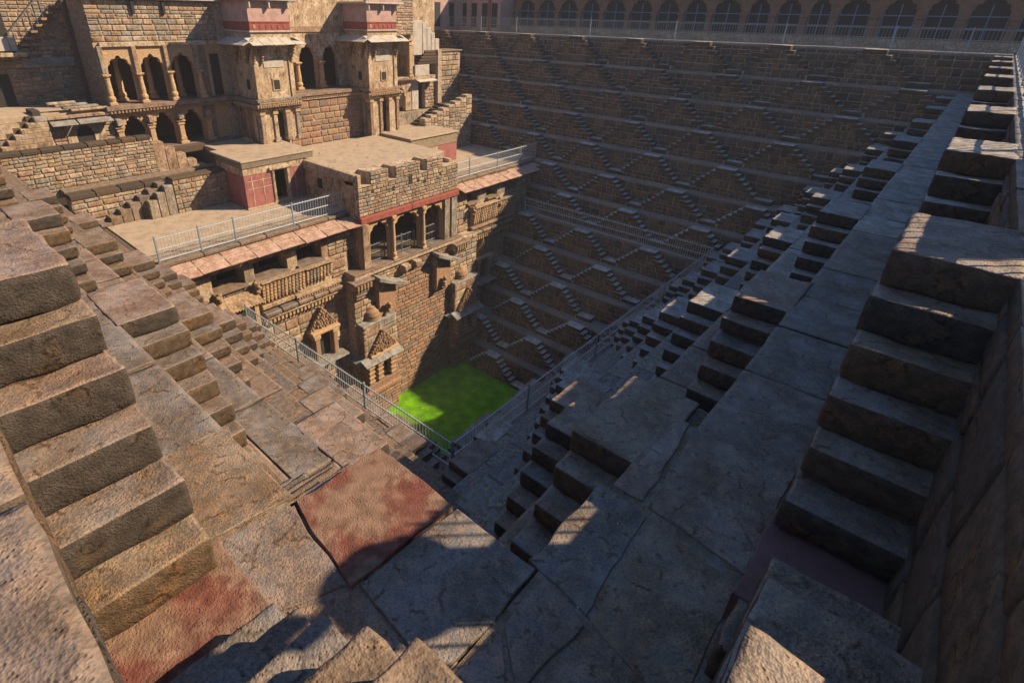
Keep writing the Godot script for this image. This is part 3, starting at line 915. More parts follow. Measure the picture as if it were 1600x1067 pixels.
func lower_front() -> void:
	# --- left gallery wing
	var g := thing("gallery_wing", "ochre stone gallery wing with dark windows under the longer pink awning", "building", V(9.4, -18.3, 19.6))
	bx(g, "lower_wall", 4.6, 13.3, -18.4, -8.66, 19.605, 20.6, M.lime, 0.0)
	for q in [[4.6, 6.85], [8.18, 8.62], [10.12, 10.62], [11.86, 13.75]]: bx(g, "pier", q[0], q[1], -8.66, -7.9, 19.6, 20.4, pick(lits), 0.02)
	bx(g, "lintel", 4.6, 13.75, -7.9, -7.28, 19.66, 20.4, pick(lits), 0.0)
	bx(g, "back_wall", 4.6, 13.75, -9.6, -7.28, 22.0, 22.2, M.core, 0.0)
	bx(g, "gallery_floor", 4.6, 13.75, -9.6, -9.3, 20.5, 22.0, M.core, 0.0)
	for u in [7.5, 9.4, 11.2]: bx(g, "inner_pier", u - 0.15, u + 0.15, -9.3, -7.28, 21.0, 21.3, pick(lits), 0.02)
	for q in [[6.85, 8.18], [8.62, 10.12], [10.62, 11.86]]: bx(g, "sill", q[0] - 0.06, q[1] + 0.06, -8.72, -8.62, 19.42, 20.62, pick(tops), 0.012)
	masonry(g, V(4.7, -18.3, 19.6) - g.position, facing("S"), 8.4, 9.55, {"row": 0.38, "wmin": 0.4, "wmax": 0.95, "mats": lits, "most": 300, "holes": [[3.95, 7.6, 8.55, 9.6]]})
	masonry(g, V(12.22, -8.72, 19.6) - g.position, facing("S"), 1.5, 1.4, {"row": 0.24, "wmin": 0.25, "wmax": 0.55, "mats": lits, "out": 0.012})
	balcony(g, 8.66, 10.74, -9.62, -8.66, 12)
	balcony(g, 10.78, 12.2, -9.42, -8.7, 8)
	for u in [6.9, 8.52]: knob(g, u, -8.85, 19.3, 0.17)
	bx(g, "ledge_course", 10.2, 12.62, -10.02, -9.86, 19.3, 19.6, pick(lits), 0.02)
	bx(g, "ledge_course", 8.6, 10.15, -10.0, -9.8, 19.34, 19.6, pick(lits), 0.03)
	for i in 5: bx(g, "coping", 8.6 + i * 0.8, 9.38 + i * 0.8, -10.3 - rng.randf() * 0.03, -10.12, 19.16, 19.6, pick(tops), 0.05)
	bx(g, "ledge_course", 8.5, 12.6, -10.5, -10.32, 19.28, 19.6, pick(lits), 0.03)
	dentils(g, 8.6, 12.5, -10.62, 19.42, 0.055, 0.19, M.carve, 0.11)
	dentils(g, 10.3, 12.4, -10.08, 19.36, 0.04, 0.13, M.carve_dark, 0.05)
	# small canopied window at its left end
	sloped(g, "canopy", 6.75, 8.5, 19.62, -9.0, 18.85, -9.32, 0.09, pick(lits), 0.01)
	var rb := B.new()
	for i in 14:
		rb.box(V(6.82 + i * 0.122, -9.2, 19.12) - g.position, Vector3(0.022, 0.03, 0.33), 0.008, 0.0, null, Basis(Vector3(1, 0, 0), 0.39))
	part("canopy_ribs", rb.done(), M.carve, g)
	bx(g, "canopy_window", 7.0, 8.3, -10.4, -9.3, 19.0, 19.62, M.carve_dark, 0.03)
	bx(g, "opening", 7.35, 8.0, -10.1, -9.45, 18.97, 19.05, M.dark, 0.0)
	for u in [7.2, 8.15]: bx(g, "pilaster", u - 0.09, u + 0.09, -10.4, -9.35, 18.92, 19.06, M.carve, 0.015)
	# --- right gallery wing
	var h := thing("gallery_wing", "ochre gallery wing with pierced stone screen, half in shadow, beside the far wall", "building", V(24.6, -18.3, 19.6))
	bx(h, "lower_wall", 21.0, 29.2, -18.4, -8.4, 19.605, 20.6, M.lime, 0.0)
	for q in [[20.3, 21.7], [22.62, 23.42], [24.42, 25.2], [26.42, 29.2]]: bx(h, "pier", q[0], q[1], -8.4, -7.86, 19.6, 20.4, pick(lits), 0.02)
	bx(h, "lintel", 20.3, 29.2, -7.86, -7.28, 19.66, 20.4, pick(lits), 0.0)
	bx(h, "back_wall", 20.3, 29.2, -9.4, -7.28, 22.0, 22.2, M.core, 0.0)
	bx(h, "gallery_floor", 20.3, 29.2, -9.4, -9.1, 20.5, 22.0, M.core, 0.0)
	for q in [[21.7, 22.62], [23.42, 24.42]]: bx(h, "sill", q[0] - 0.05, q[1] + 0.05, -8.46, -8.36, 19.42, 20.62, pick(tops))
	masonry(h, V(20.5, -18.3, 19.6) - h.position, facing("S"), 8.5, 9.85, {"row": 0.38, "wmin": 0.4, "wmax": 0.95, "mats": lits, "most": 300, "holes": [[1.5, 5.1, 8.65, 9.85]]})
	masonry(h, V(20.35, -8.4, 19.6) - h.position, facing("S"), 1.3, 1.1, {"row": 0.24, "wmin": 0.25, "wmax": 0.5, "mats": lits, "out": 0.012})
	balcony(h, 22.05, 24.3, -9.6, -8.58, 13)
	balcony(h, 24.34, 25.62, -9.5, -8.58, 8)
	for u in [21.95, 24.32, 25.7]: knob(h, u, -8.72, 19.28, 0.17)
	for i in 5: bx(h, "coping", 21.9 + i * 0.82, 22.7 + i * 0.82, -10.28 - rng.randf() * 0.03, -10.1, 19.14, 19.6, pick(tops), 0.05)
	bx(h, "ledge_course", 21.9, 26.0, -9.98, -9.82, 19.3, 19.6, pick(lits), 0.03)
	bx(h, "ledge_course", 21.9, 26.1, -10.5, -10.3, 19.28, 19.6, pick(lits), 0.03)
	dentils(h, 22.0, 26.0, -10.62, 19.42, 0.055, 0.19, M.carve, 0.11)
	# pierced screen: bars across a dark opening
	for i in 7: bx(h, "screen_bar", 25.2 + i * 0.2, 25.27 + i * 0.2, -8.36, -7.9, 19.72, 19.8, pick(lits), 0.01)
	for i in 4: bx(h, "screen_bar", 25.2, 26.45, -8.4 + i * 0.15, -8.34 + i * 0.15, 19.725, 19.795, pick(lits), 0.01)
	for q in [[g, 11.4, -13.55, 19.5, 1.5], [h, 23.0, -13.4, 19.5, 1.3]]:
		var n := thing("carved_niche", ("spired carved niche on the palace wall beside the left domed shrine" if q[0] == g else "spired carved niche above the right domed shrine at the shadow edge"), "niche", V(q[1], q[2], q[3]))
		bx(n, "floor_slab", q[1] - 0.8, q[1] + 0.95, q[2] - 0.1, q[2], 18.75, 19.7, M.slate, 0.02)
		bx(n, "recess", q[1] - 0.4, q[1] + 0.4, q[2], q[2] + 1.45, 19.5, 19.56, M.dark, 0.0)
		for s in [-1, 1]:
			bx(n, "pillar", q[1] + s * 0.5 - 0.13, q[1] + s * 0.5 + 0.13, q[2], q[2] + 1.4, 19.14, 19.6, M.carve_dark, 0.03)
			bx(n, "capital", q[1] + s * 0.52 - 0.2, q[1] + s * 0.52 + 0.2, q[2] + 1.18, q[2] + 1.42, 19.08, 19.6, M.carve, 0.04)
		bx(n, "lintel", q[1] - 0.78, q[1] + 0.78, q[2] + 1.42, q[2] + 1.58, 19.06, 19.62, M.carve, 0.03)
		pediment(n, V(q[1], q[2] + 1.58, 19.52), q[4], 1.05, 0.42, M.carve_dark)

func shrine(label: String, u0: float, u1: float, v: float, slab_u: float) -> void:
	var o := thing("domed_shrine", label, "shrine", V((u0 + u1) * 0.5, -18.4, v))
	var yt := -12.4
	bx(o, "body", u0 + 0.03, u1 - 0.03, -18.4, yt - 0.08, v + 0.034, 19.75, M.lime, 0.0)
	bx(o, "top_slab", u0 - 0.02, u1 + 0.02, yt - 0.12, yt, v - 0.02, 19.74, M.slate, 0.03)
	masonry(o, V(u0, -18.3, v + 0.03) - o.position, facing("S"), u1 - u0, 3.2, {"row": 0.2, "wmin": 0.3, "wmax": 0.7, "mats": bricks, "most": 60})
	masonry(o, V(u0, -14.1, v + 0.03) - o.position, facing("S"), u1 - u0, 1.6, {"row": 0.5, "wmin": 0.6, "wmax": 1.1, "mats": lits, "out": 0.012, "gap": 0.008})
	masonry(o, V(u0 + 0.03, -18.3, 19.7) - o.position, facing("W"), 19.7 - v, 5.8, {"row": 0.32, "wmin": 0.35, "wmax": 0.8, "mats": bricks, "most": 60})
	masonry(o, V(u1 - 0.03, -18.3, v + 0.03) - o.position, facing("E"), 19.7 - v, 5.8, {"row": 0.32, "wmin": 0.35, "wmax": 0.8, "mats": bricks, "most": 60})
	dome(o, V(u0 + 0.95, yt, v + 0.58), 0.5, M.carve_dark)
	var c := (u0 + u1) * 0.5
	bx(o, "lintel", u0 + 0.25, u1 - 0.02, -14.32, -14.16, v - 0.2, v + 0.1, M.carve, 0.03)
	pediment(o, V(c + 0.05, -14.14, v), u1 - u0 - 0.35, 1.2, 0.3, M.carve_dark)
	for i in 3: sloped(o, "eave_slab", u0 - 0.3 + i * (u1 - u0 + 0.35) / 3.0, u0 - 0.31 + (i + 1) * (u1 - u0 + 0.35) / 3.0, v + 0.05, -14.25, v - 0.5, -14.48, 0.07, M.slate, 0.012)
	var b := B.new()
	b.box(Vector3.ZERO, Vector3(0.3, 0.035, 0.75), 0.012)
	part("eave_slab", b.done(), M.slate, o, Transform3D(Basis(Vector3(0, 0, 1), 0.35), V(u0 - 0.16, -14.37, v + 0.75) - o.position))
	# shafts, niche and base mouldings
	bx(o, "niche_recess", c - 0.16, c + 0.3, -15.55, -14.52, v - 0.02, v + 0.03, M.dark, 0.0)
	for q in [[u0 + 0.16, 0.17], [c - 0.35, 0.16], [c + 0.5, 0.15]]:
		bx(o, "carved_shaft", q[0] - q[1], q[0] + q[1], -15.75, -14.5, v - 0.28, v + 0.08, M.carve_dark, 0.03)
		for j in 4: bx(o, "shaft_band", q[0] - q[1] - 0.03, q[0] + q[1] + 0.03, -15.6 + j * 0.27, -15.53 + j * 0.27, v - 0.32, v + 0.05, M.carve, 0.015)
	for j in 4: bx(o, "base_moulding", u0 - 0.08 - 0.05 * (j % 2), u1 + 0.03, -16.6 + j * 0.22, -16.47 + j * 0.22, v - 0.2 - 0.1 * (j % 2), v + 0.06, pick(bricks), 0.03)
	# the block above with its tilted slate slab
	var u := slab_u
	bx(o, "upper_block", u, u + 1.15, yt + 0.02, -11.0, 18.72, 19.3, pick(bricks), 0.03)
	bx(o, "upper_block", u - 0.05, u + 0.95, -11.0, -10.45, 18.66, 19.3, pick(lits), 0.04)
	var sb := B.new()
	var poly := PackedVector2Array([Vector2(-1.0, -0.5), Vector2(-0.3, -0.58), Vector2(0.35, -0.5), Vector2(1.05, -0.42), Vector2(0.85, 0.1), Vector2(0.98, 0.45), Vector2(0.2, 0.5), Vector2(-0.95, 0.52)])
	sb.prism(poly, -0.085, 0.085, Transform3D(Basis(Vector3(1, 0, 0), Vector3(0, 0, -1), Vector3(0, 1, 0))), 0.015)
	part("tilted_slab", sb.done(), M.slate, o, Transform3D(Basis(Vector3(0, 0, 1), -0.42), V(u + 0.75, -10.55, 18.85) - o.position))
	knob(o, u + 0.5, -11.9, 18.55, 0.2)

func pavilion() -> void:
	var p := thing("arched_pavilion", "flat roofed stone pavilion with three cusped arches under a red band", "pavilion", V(17.0, -9.8, 19.1))
	bx(p, "plinth", 13.0, 20.5, -10.02, -9.76, 18.86, 22.0, M.lime, 0.03)
	for i in 6: bx(p, "plinth_slab", 13.0 + i * 1.25, 14.24 + i * 1.25, -9.78, -9.72, 18.8, 19.7, pick(tops), 0.02)
	panel(p, "arcade_front", V(0, -9.72, 19.16), "S", 13.8, 20.2, 2.3, [cusp(14.3, 15.56, 1.40, 2.1), cusp(15.8, 17.6, 1.36, 2.16), cusp(17.84, 19.26, 1.4, 2.12)], 0.3, M.carve)
	for u in [15.68, 17.72]: column(p, V(u, -9.72, 19.06), 2.28, 0.105, M.carve)
	for u in [14.0, 19.5]: bx(p, "pilaster", u - 0.2, u + 0.2, -9.72, -7.44, 19.04, 19.2, pick(lits), 0.02)
	bx(p, "end_pier", 19.85, 20.3, -9.72, -7.44, 19.06, 19.5, pick(lits), 0.02)
	bx(p, "red_band", 13.72, 16.9, -7.44, -7.13, 18.98, 19.4, M.redband, 0.02)
	bx(p, "red_band", 16.905, 20.36, -7.42, -7.12, 18.985, 19.4, M.redband, 0.02)
	bx(p, "parapet_core", 13.78, 20.3, -7.13, -5.74, 19.14, 20.0, M.cream, 0.0)
	var n := [[13.98, 14.5], [15.56, 16.02], [17.6, 18.04], [19.2, 19.74]]
	masonry(p, V(13.74, -7.12, 19.13) - p.position, facing("S"), 6.6, 1.4, {"row": 0.15, "wmin": 0.2, "wmax": 0.45, "mats": lits, "out": 0.012, "gap": 0.012, "holes": [[3.06, 3.3, 0.95, 1.4], [2.0, 2.14, 0.85, 1.05], [3.62, 3.76, 0.95, 1.1], [4.05, 4.22, 0.8, 0.98], [0.75, 0.88, 1.0, 1.15], [5.2, 5.32, 1.0, 1.15]]})
	for q in [[16.8, 17.04, -6.17, -5.75], [15.74, 15.88, -6.27, -6.07], [17.36, 17.5, -6.17, -6.02], [17.79, 17.96, -6.32, -6.14], [14.49, 14.62, -6.12, -5.97], [18.94, 19.06, -6.12, -5.97]]: bx(p, "drain_hole", q[0], q[1], q[2], q[3], 19.125, 19.145, M.dark, 0.0)
	var mer := [[13.76, 13.98], [14.5, 15.56], [16.02, 17.6], [18.04, 19.2], [19.74, 20.3]]
	for i in mer.size():
		var tp := -5.18 if i < 4 else -5.7
		if i == 4: continue
		bx(p, "merlon", mer[i][0], mer[i][1], -5.75, tp - rng.randf() * 0.04, 19.15, 20.1, M.cream, 0.03)
		if i > 0: masonry(p, V(mer[i][0], -5.72, 19.14) - p.position, facing("S"), mer[i][1] - mer[i][0], 0.56, {"row": 0.15, "wmin": 0.2, "wmax": 0.45, "mats": lits, "out": 0.012, "gap": 0.012})
	for q in n: bx(p, "notch_sill", q[0] + 0.01, q[1] - 0.01, -5.75, -5.71, 19.1, 20.0, M.roof, 0.01)
	bx(p, "roof_slab", 13.72, 20.34, -5.62, -5.26, 20.1, 25.78, M.roof, 0.03)
	bx(p, "left_wall", 13.76, 14.0, -9.72, -5.55, 19.46, 25.8, M.plaster, 0.02)
	bx(p, "left_coping", 13.7, 14.0, -5.5, -5.2, 19.3, 25.5, M.cream, 0.03)
	bx(p, "right_wall", 20.06, 20.3, -9.72, -5.55, 19.5, 25.8, M.plaster, 0.02)
	bx(p, "side_window", 13.745, 13.78, -6.35, -5.85, 21.85, 22.25, M.dark, 0.0)
	bx(p, "side_window_shelf", 13.7, 13.9, -6.42, -6.35, 21.8, 22.3, M.cream, 0.01)
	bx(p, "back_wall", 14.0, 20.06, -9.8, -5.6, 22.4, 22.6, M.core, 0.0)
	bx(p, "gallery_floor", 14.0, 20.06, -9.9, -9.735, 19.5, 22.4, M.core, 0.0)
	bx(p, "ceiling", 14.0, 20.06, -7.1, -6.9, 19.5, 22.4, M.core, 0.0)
	for q in [[14.9, 22.3, 0.5], [17.8, 24.2, 0.4], [15.2, 24.0, 0.35], [16.4, 21.6, 0.3]]: bx(p, "roof_kerb", q[0], q[0] + q[2], -5.27, -5.21, q[1], q[1] + 0.06, M.roof, 0.01)
	fence("grille of iron pickets inside the left arch of the pavilion", Vector3(14.42, -9.7, 19.45), Vector3(15.42, -9.7, 19.45), 1.0, [0.02, 0.98], 0.11, M.iron, M.iron, "grilles in the pavilion arches")
	fence("grille of iron pickets inside the wide middle arch of the pavilion", Vector3(15.94, -9.7, 19.45), Vector3(17.46, -9.7, 19.45), 1.0, [0.02, 0.4, 0.98], 0.11, M.iron, M.iron, "grilles in the pavilion arches")
	fence("grille of iron pickets inside the right arch of the pavilion", Vector3(17.96, -9.7, 19.45), Vector3(19.18, -9.7, 19.45), 1.0, [0.02, 0.98], 0.11, M.iron, M.iron, "grilles in the pavilion arches")
	# the wall below, down to the water
	var w := thing("brick_wall", "tall coursed red stone wall below the pavilion standing in the green water", "wall", V(17.5, -18.4, 19.0))
	bx(w, "backing", 13.0, 22.0, -18.4, -10.02, 19.045, 20.0, M.lime, 0.0)
	masonry(w, V(15.25, -18.35, 19.04) - w.position, facing("S"), 4.5, 8.33, {"row": 0.22, "wmin": 0.28, "wmax": 0.6, "mats": bricks, "most": 300, "gap": 0.014})
	masonry(w, V(13.0, -12.4, 19.04) - w.position, facing("S"), 2.3, 2.4, {"row": 0.3, "wmin": 0.3, "wmax": 0.6, "mats": lits, "most": 50})
	masonry(w, V(19.7, -12.4, 19.04) - w.position, facing("S"), 2.3, 2.4, {"row": 0.3, "wmin": 0.3, "wmax": 0.6, "mats": lits, "most": 50})
	for q in [[16.2, -10.25], [16.95, -10.2]]:
		bx(w, "corbel", q[0] - 0.22, q[0] + 0.22, q[1] - 0.12, q[1] + 0.14, 18.6, 19.1, pick(lits), 0.03)
		bx(w, "corbel", q[0] - 0.18, q[0] + 0.18, q[1] - 0.34, q[1] - 0.12, 18.8, 19.1, pick(bricks), 0.03)
	for q in [13.35, 20.25]:
		bx(w, "bracket_cap", q - 0.62, q + 0.6, -10.1, -9.98, 18.5, 19.1, pick(tops), 0.02)
		bx(w, "bracket_frieze", q - 0.5, q + 0.5, -10.45, -10.1, 18.62, 19.1, M.carve, 0.02)
		dentils(w, q - 0.46, q + 0.5, -10.28, 18.6, 0.06, 0.19, M.carve_dark, 0.13)
		for j in 3: bx(w, "bracket", q - 0.4 + j * 0.05, q + 0.4 - j * 0.05, -10.66 - j * 0.22, -10.46 - j * 0.22, 18.7 + j * 0.1, 19.1, pick(lits), 0.04)
	shrine("domed shrine buttress with carved gable, left of the pavilion wall", 13.1, 15.25, 18.55, 14.3)
	shrine("domed shrine buttress with its foot in shade, right of the pavilion wall", 19.75, 21.8, 18.6, 18.35)

func roofs() -> void:
	for q in [[5.3, 13.74, "tan plastered terrace roof over the left gallery, behind the longer steel railing"], [20.31, 29.05, "tan plastered terrace roof over the right gallery, next to the dark far wall"]]:
		var r := thing("terrace_roof", q[2], "roof", V((q[0] + q[1]) * 0.5, -7.0, 20.0))
		bx(r, "roof_slab", q[0], q[1], -7.26, -7.0, 20.28, 25.9, M.roof, 0.015)
		var x: float = q[0]
		while x < q[1] - 0.1:
			var L := minf(rng.randf_range(1.1, 1.7), q[1] - x)
			bx(r, "coping_stone", x, x + L - 0.015, -7.14, -6.995 + rng.randf_range(-0.008, 0.01), 19.86, 20.275, pick(tops), 0.025)
			x += L
		bx(r, "moulding", q[0] + 0.02, q[1], -7.26, -7.145, 19.96, 20.27, M.lime, 0.0)
		dentils(r, q[0] + 0.05, q[1], -7.19, 19.93, 0.03, 0.1, M.core, 0.03)
	awning("pink sandstone awning of wide sloping slabs below the left terrace", 5.3, 14.05, 8)
	awning("pink sandstone awning of narrower slabs below the right terrace", 20.85, 28.7, 10)
	fence("bluish steel railing along the edge of the left palace terrace", Vector3(5.4, -7.0, 20.12), Vector3(13.6, -7.0, 20.12), 1.0, [0.0, 0.19, 0.36, 0.68], 0.125, M.steel, M.post)
	fence("bluish steel railing along the edge of the right palace terrace", Vector3(20.5, -7.0, 20.12), Vector3(28.95, -7.0, 20.12), 1.0, [0.23, 0.53, 0.8, 1.0], 0.125, M.steel, M.post)
	# red house
	var h := thing("red_house", "small flat roofed house with maroon plaster and a dark doorway on the left terrace", "house", V(12.2, -7.0, 23.3))
	bx(h, "front_wall", 10.6, 12.08, -7.0, -5.45, 23.3, 23.55, M.redplaster, 0.015)
	bx(h, "front_wall", 12.82, 13.75, -7.0, -5.45, 23.3, 23.55, M.redplaster, 0.015)
	bx(h, "side_wall", 10.6, 10.85, -7.0, -5.45, 23.56, 25.8, M.redplaster, 0.015)
	bx(h, "door_frame", 12.0, 12.12, -6.9, -5.38, 23.24, 23.5, M.cream, 0.01)
	bx(h, "door_frame", 12.79, 12.92, -6.9, -5.38, 23.24, 23.5, M.cream, 0.01)
	bx(h, "door_lintel", 11.85, 13.05, -5.38, -5.25, 23.18, 23.5, M.cream, 0.015)
	bx(h, "door_sill", 11.95, 12.95, -7.0, -6.88, 23.2, 23.55, M.cream, 0.01)
	bx(h, "dark_room", 12.0, 12.9, -7.0, -5.3, 24.2, 24.25, M.dark, 0.0)
	bx(h, "upper_wall", 10.58, 13.75, -5.45, -4.95, 23.285, 25.8, M.cream, 0.02)
	for u in [10.95, 11.5, 13.2]: bx(h, "plaster_joint", u, u + 0.045, -6.9, -5.5, 23.285, 23.32, M.cream, 0.005)
	for y in [-6.1, -5.75]: bx(h, "plaster_joint", 10.7, 12.0, y, y + 0.03, 23.288, 23.32, M.cream, 0.005)
	bx(h, "parapet", 10.55, 14.3, -5.12, -4.85, 23.24, 25.8, stone(M.roof.albedo_texture, M.roof.heightmap_texture, lin(0.28, 0.225, 0.17), 0.5, 2.2), 0.02)
	bx(h, "roof_slab", 10.52, 14.35, -4.85, -4.77, 23.2, 26.2, M.roof, 0.02)
	bx(h, "plinth", 10.55, 13.7, -7.0, -6.93, 23.2, 23.31, M.lime, 0.01)
	var k := thing("plain_house", "low flat roofed house with a stained parapet behind the pavilion roof", "house", V(22.8, -7.0, 23.3))
	bx(k, "front_wall", 20.9, 24.8, -7.0, -5.9, 23.32, 25.9, M.plaster, 0.015)
	bx(k, "red_panel", 23.2, 24.82, -7.0, -5.92, 23.3, 23.34, M.redplaster, 0.01)
	bx(k, "parapet", 20.86, 24.84, -5.9, -5.3, 23.28, 25.95, stone(M.roof.albedo_texture, M.roof.heightmap_texture, lin(0.36, 0.28, 0.19), 0.5, 2.2), 0.02)
	bx(k, "roof_slab", 20.8, 24.9, -5.3, -5.2, 23.2, 26.2, M.roof, 0.02)
	for u in [22.2, 22.9]: bx(k, "arched_niche", u - 0.2, u + 0.2, -6.8, -6.1, 23.3, 23.33, M.dark, 0.0)
	# terraces behind
	var t := thing("upper_terrace", "", "", V(16.0, -4.8, 27.0))
	t.set_meta("kind", "structure"); t.remove_meta("label"); t.remove_meta("category")
	bx(t, "floor", 10.95, 13.2, -5.1, -4.79, 25.8, 28.3, M.roof, 0.01)
	bx(t, "floor", 13.2, 22.4, -5.7, -5.43, 25.78, 29.0, M.roof, 0.01)
	bx(t, "floor", 22.4, 29.0, -5.6, -5.3, 26.2, 29.0, M.roof, 0.01)
	bx(t, "fill", 4.5, 13.7, -7.3, -7.05, 20.4, 30.0, M.core, 0.0)
	bx(t, "fill", 10.9, 13.1, -7.0, -5.0, 25.9, 30.0, M.core, 0.0)

func tower(u0: float, u1: float, v: float, yb: float, label: String) -> void:
	var o := thing("palace_tower", label, "tower", V((u0 + u1) * 0.5, yb, v))
	var v1 := v + 2.5
	bx(o, "lower_core", u0 + 0.1, u1 - 0.1, yb, -3.1, v + 0.35, v1, pick(lits), 0.0)
	var c := (u0 + u1) * 0.5
	for q in [u0 + 0.1, c - 0.28, c + 0.42, u1 - 0.08]:
		bx(o, "pillar", q - 0.11, q + 0.11, yb + 0.2, -3.3, v, v + 0.35, pick(lits), 0.02)
		bx(o, "pillar_base", q - 0.16, q + 0.16, yb, yb + 0.22, v - 0.05, v + 0.4, pick(lits), 0.02)
		bx(o, "pillar_cap", q - 0.16, q + 0.16, -3.42, -3.2, v - 0.05, v + 0.4, M.carve, 0.03)
	bx(o, "front_wall", u0 + 0.12, c - 0.2, yb, -3.1, v + 0.08, v + 0.4, M.cream, 0.0)
	bx(o, "front_wall", c + 0.38, u1 - 0.1, yb, -3.1, v + 0.08, v + 0.4, M.cream, 0.0)
	bx(o, "doorway", c - 0.2, c + 0.38, yb + 0.05, -3.42, v + 0.3, v + 0.34, M.dark, 0.0)
	for q in [v + 0.5, v + 1.3, v + 2.1]: bx(o, "side_pilaster", u0, u0 + 0.14, yb, -3.1, q, q + 0.3, pick(lits), 0.02)
	bx(o, "side_recess", u0 + 0.085, u0 + 0.12, yb + 0.2, -3.6, v + 0.8, v + 1.3, M.carve_dark, 0.0)
	for q in [[0.12, -3.2, -3.08], [0.2, -3.07, -2.9], [0.08, -2.9, -2.8], [0.14, -2.8, -2.66]]:
		bx(o, "cornice", u0 - q[0], u1 + q[0], q[1], q[2], v - q[0], v1, pick(lits), 0.02)
	dentils(o, u0 - 0.1, u1 + 0.1, -2.97, v - 0.2, 0.05, 0.13, M.carve_dark, 0.06)
	dentils(o, u0 - 0.05, u1 + 0.05, -2.84, v - 0.12, 0.04, 0.11, M.carve, 0.04)
	bx(o, "body", u0 + 0.06, u1 - 0.06, -2.66, -0.2, v + 0.06, v1, M.cream, 0.0)
	for q in [[u0, u0 + 0.26], [u1 - 0.3, u1 - 0.04]]: bx(o, "corner_pilaster", q[0], q[1], -2.66, -0.75, v, v + 0.28, M.cream, 0.015)
	bx(o, "side_pilaster", u0, u0 + 0.2, -2.66, -0.75, v + 1.9, v + 2.3, pick(lits), 0.02)
	bx(o, "panel_frame", c - 0.55, c + 0.55, -1.25, -0.9, v + 0.03, v + 0.09, M.white, 0.01)
	bx(o, "window_frame", c - 0.2, c + 0.26, -2.32, -1.72, v + 0.02, v + 0.1, M.cream, 0.012)
	bx(o, "window", c - 0.12, c + 0.18, -2.24, -1.82, v + 0.005, v + 0.06, M.dark, 0.0)
	bx(o, "side_window", u0 + 0.04, u0 + 0.07, -2.25, -1.8, v + 0.7, v + 0.98, M.dark, 0.0)
	for q in [[u0 + 0.05, v + 0.02], [u0 + 0.45, v - 0.02], [u1 - 0.12, v + 0.02], [u1 - 0.02, v + 0.4], [u0 - 0.06, v + 0.5], [u0 - 0.06, v + 1.6]]:
		var b := B.new()
		for j in 6:
			var r := 0.075 + 0.012 * j
			b.lathe(Vector3(0, j * 0.13, j * 0.045), [Vector2(0, -0.075), Vector2(r * 0.8, -0.05), Vector2(r, 0), Vector2(r * 0.7, 0.05), Vector2(0, 0.075)], 8)
		part("eave_bracket", b.done(), M.carve_dark, o, Transform3D(Basis(), V(q[0], -1.0, q[1]) - o.position))
	bx(o, "eave_beam", u0 - 0.16, u1 + 0.2, -0.32, -0.16, v - 0.16, v1, pick(lits), 0.02)
	# sloping eave slabs on three sides
	var e := 0.62
	for i in 5: sloped(o, "eave_slab", u0 - 0.25 + i * (u1 - u0 + 0.65) / 5.0, u0 - 0.26 + (i + 1) * (u1 - u0 + 0.65) / 5.0, v + 0.06, 0.06, v - e, -0.22 + rng.randf_range(-0.01, 0.01), 0.045, M.white, 0.008)
	for s in [-1, 1]:
		for i in 4:
			var b := B.new()
			b.box(Vector3.ZERO, Vector3(0.36, 0.022, 0.32), 0.008)
			part("eave_slab", b.done(), M.white, o, Transform3D(Basis(Vector3(0, 0, 1), -0.4 * s), V((u0 - 0.26 if s < 0 else u1 + 0.26), -0.085, v - 0.05 + i * 0.65) - o.position))
	bx(o, "upper_body", u0 + 0.08, u1 - 0.02, -0.15, 0.32, v + 0.04, v1, M.cream, 0.0)
	bx(o, "sill_course", u0 + 0.0, u1 + 0.06, 0.3, 0.37, v - 0.05, v1, M.white, 0.012)
	bx(o, "red_band", u0 + 0.06, u1, 0.37, 0.74, v + 0.01, v1, M.redband, 0.01)
	bx(o, "red_band_edge", u0 + 0.05, u1 + 0.01, 0.7, 0.76, v - 0.02, v + 0.05, M.redband, 0.008)
	for i in 6: bx(o, "band_relief", u0 + 0.25 + i * 0.31, u0 + 0.36 + i * 0.31, 0.45, 0.62, v - 0.012, v + 0.03, M.cream if i == 0 else M.redband, 0.008)
	bx(o, "plaster_wall", u0 + 0.07, u1 - 0.01, 0.74, 1.62, v + 0.03, v1, M.pink, 0.0)
	bx(o, "roof_edge", u0 - 0.2, u1 + 0.3, 1.62, 1.72, v - 0.28, v1, M.white, 0.02)
	for q in [u0 + 0.1, c, u1 - 0.1]: bx(o, "roof_bracket", q - 0.05, q + 0.05, 1.3, 1.62, v - 0.2, v + 0.04, M.white, 0.03)
	bx(o, "parapet", u0 - 0.1, u1 + 0.2, 1.72, 2.6, v - 0.2, v - 0.05, M.pink, 0.01)

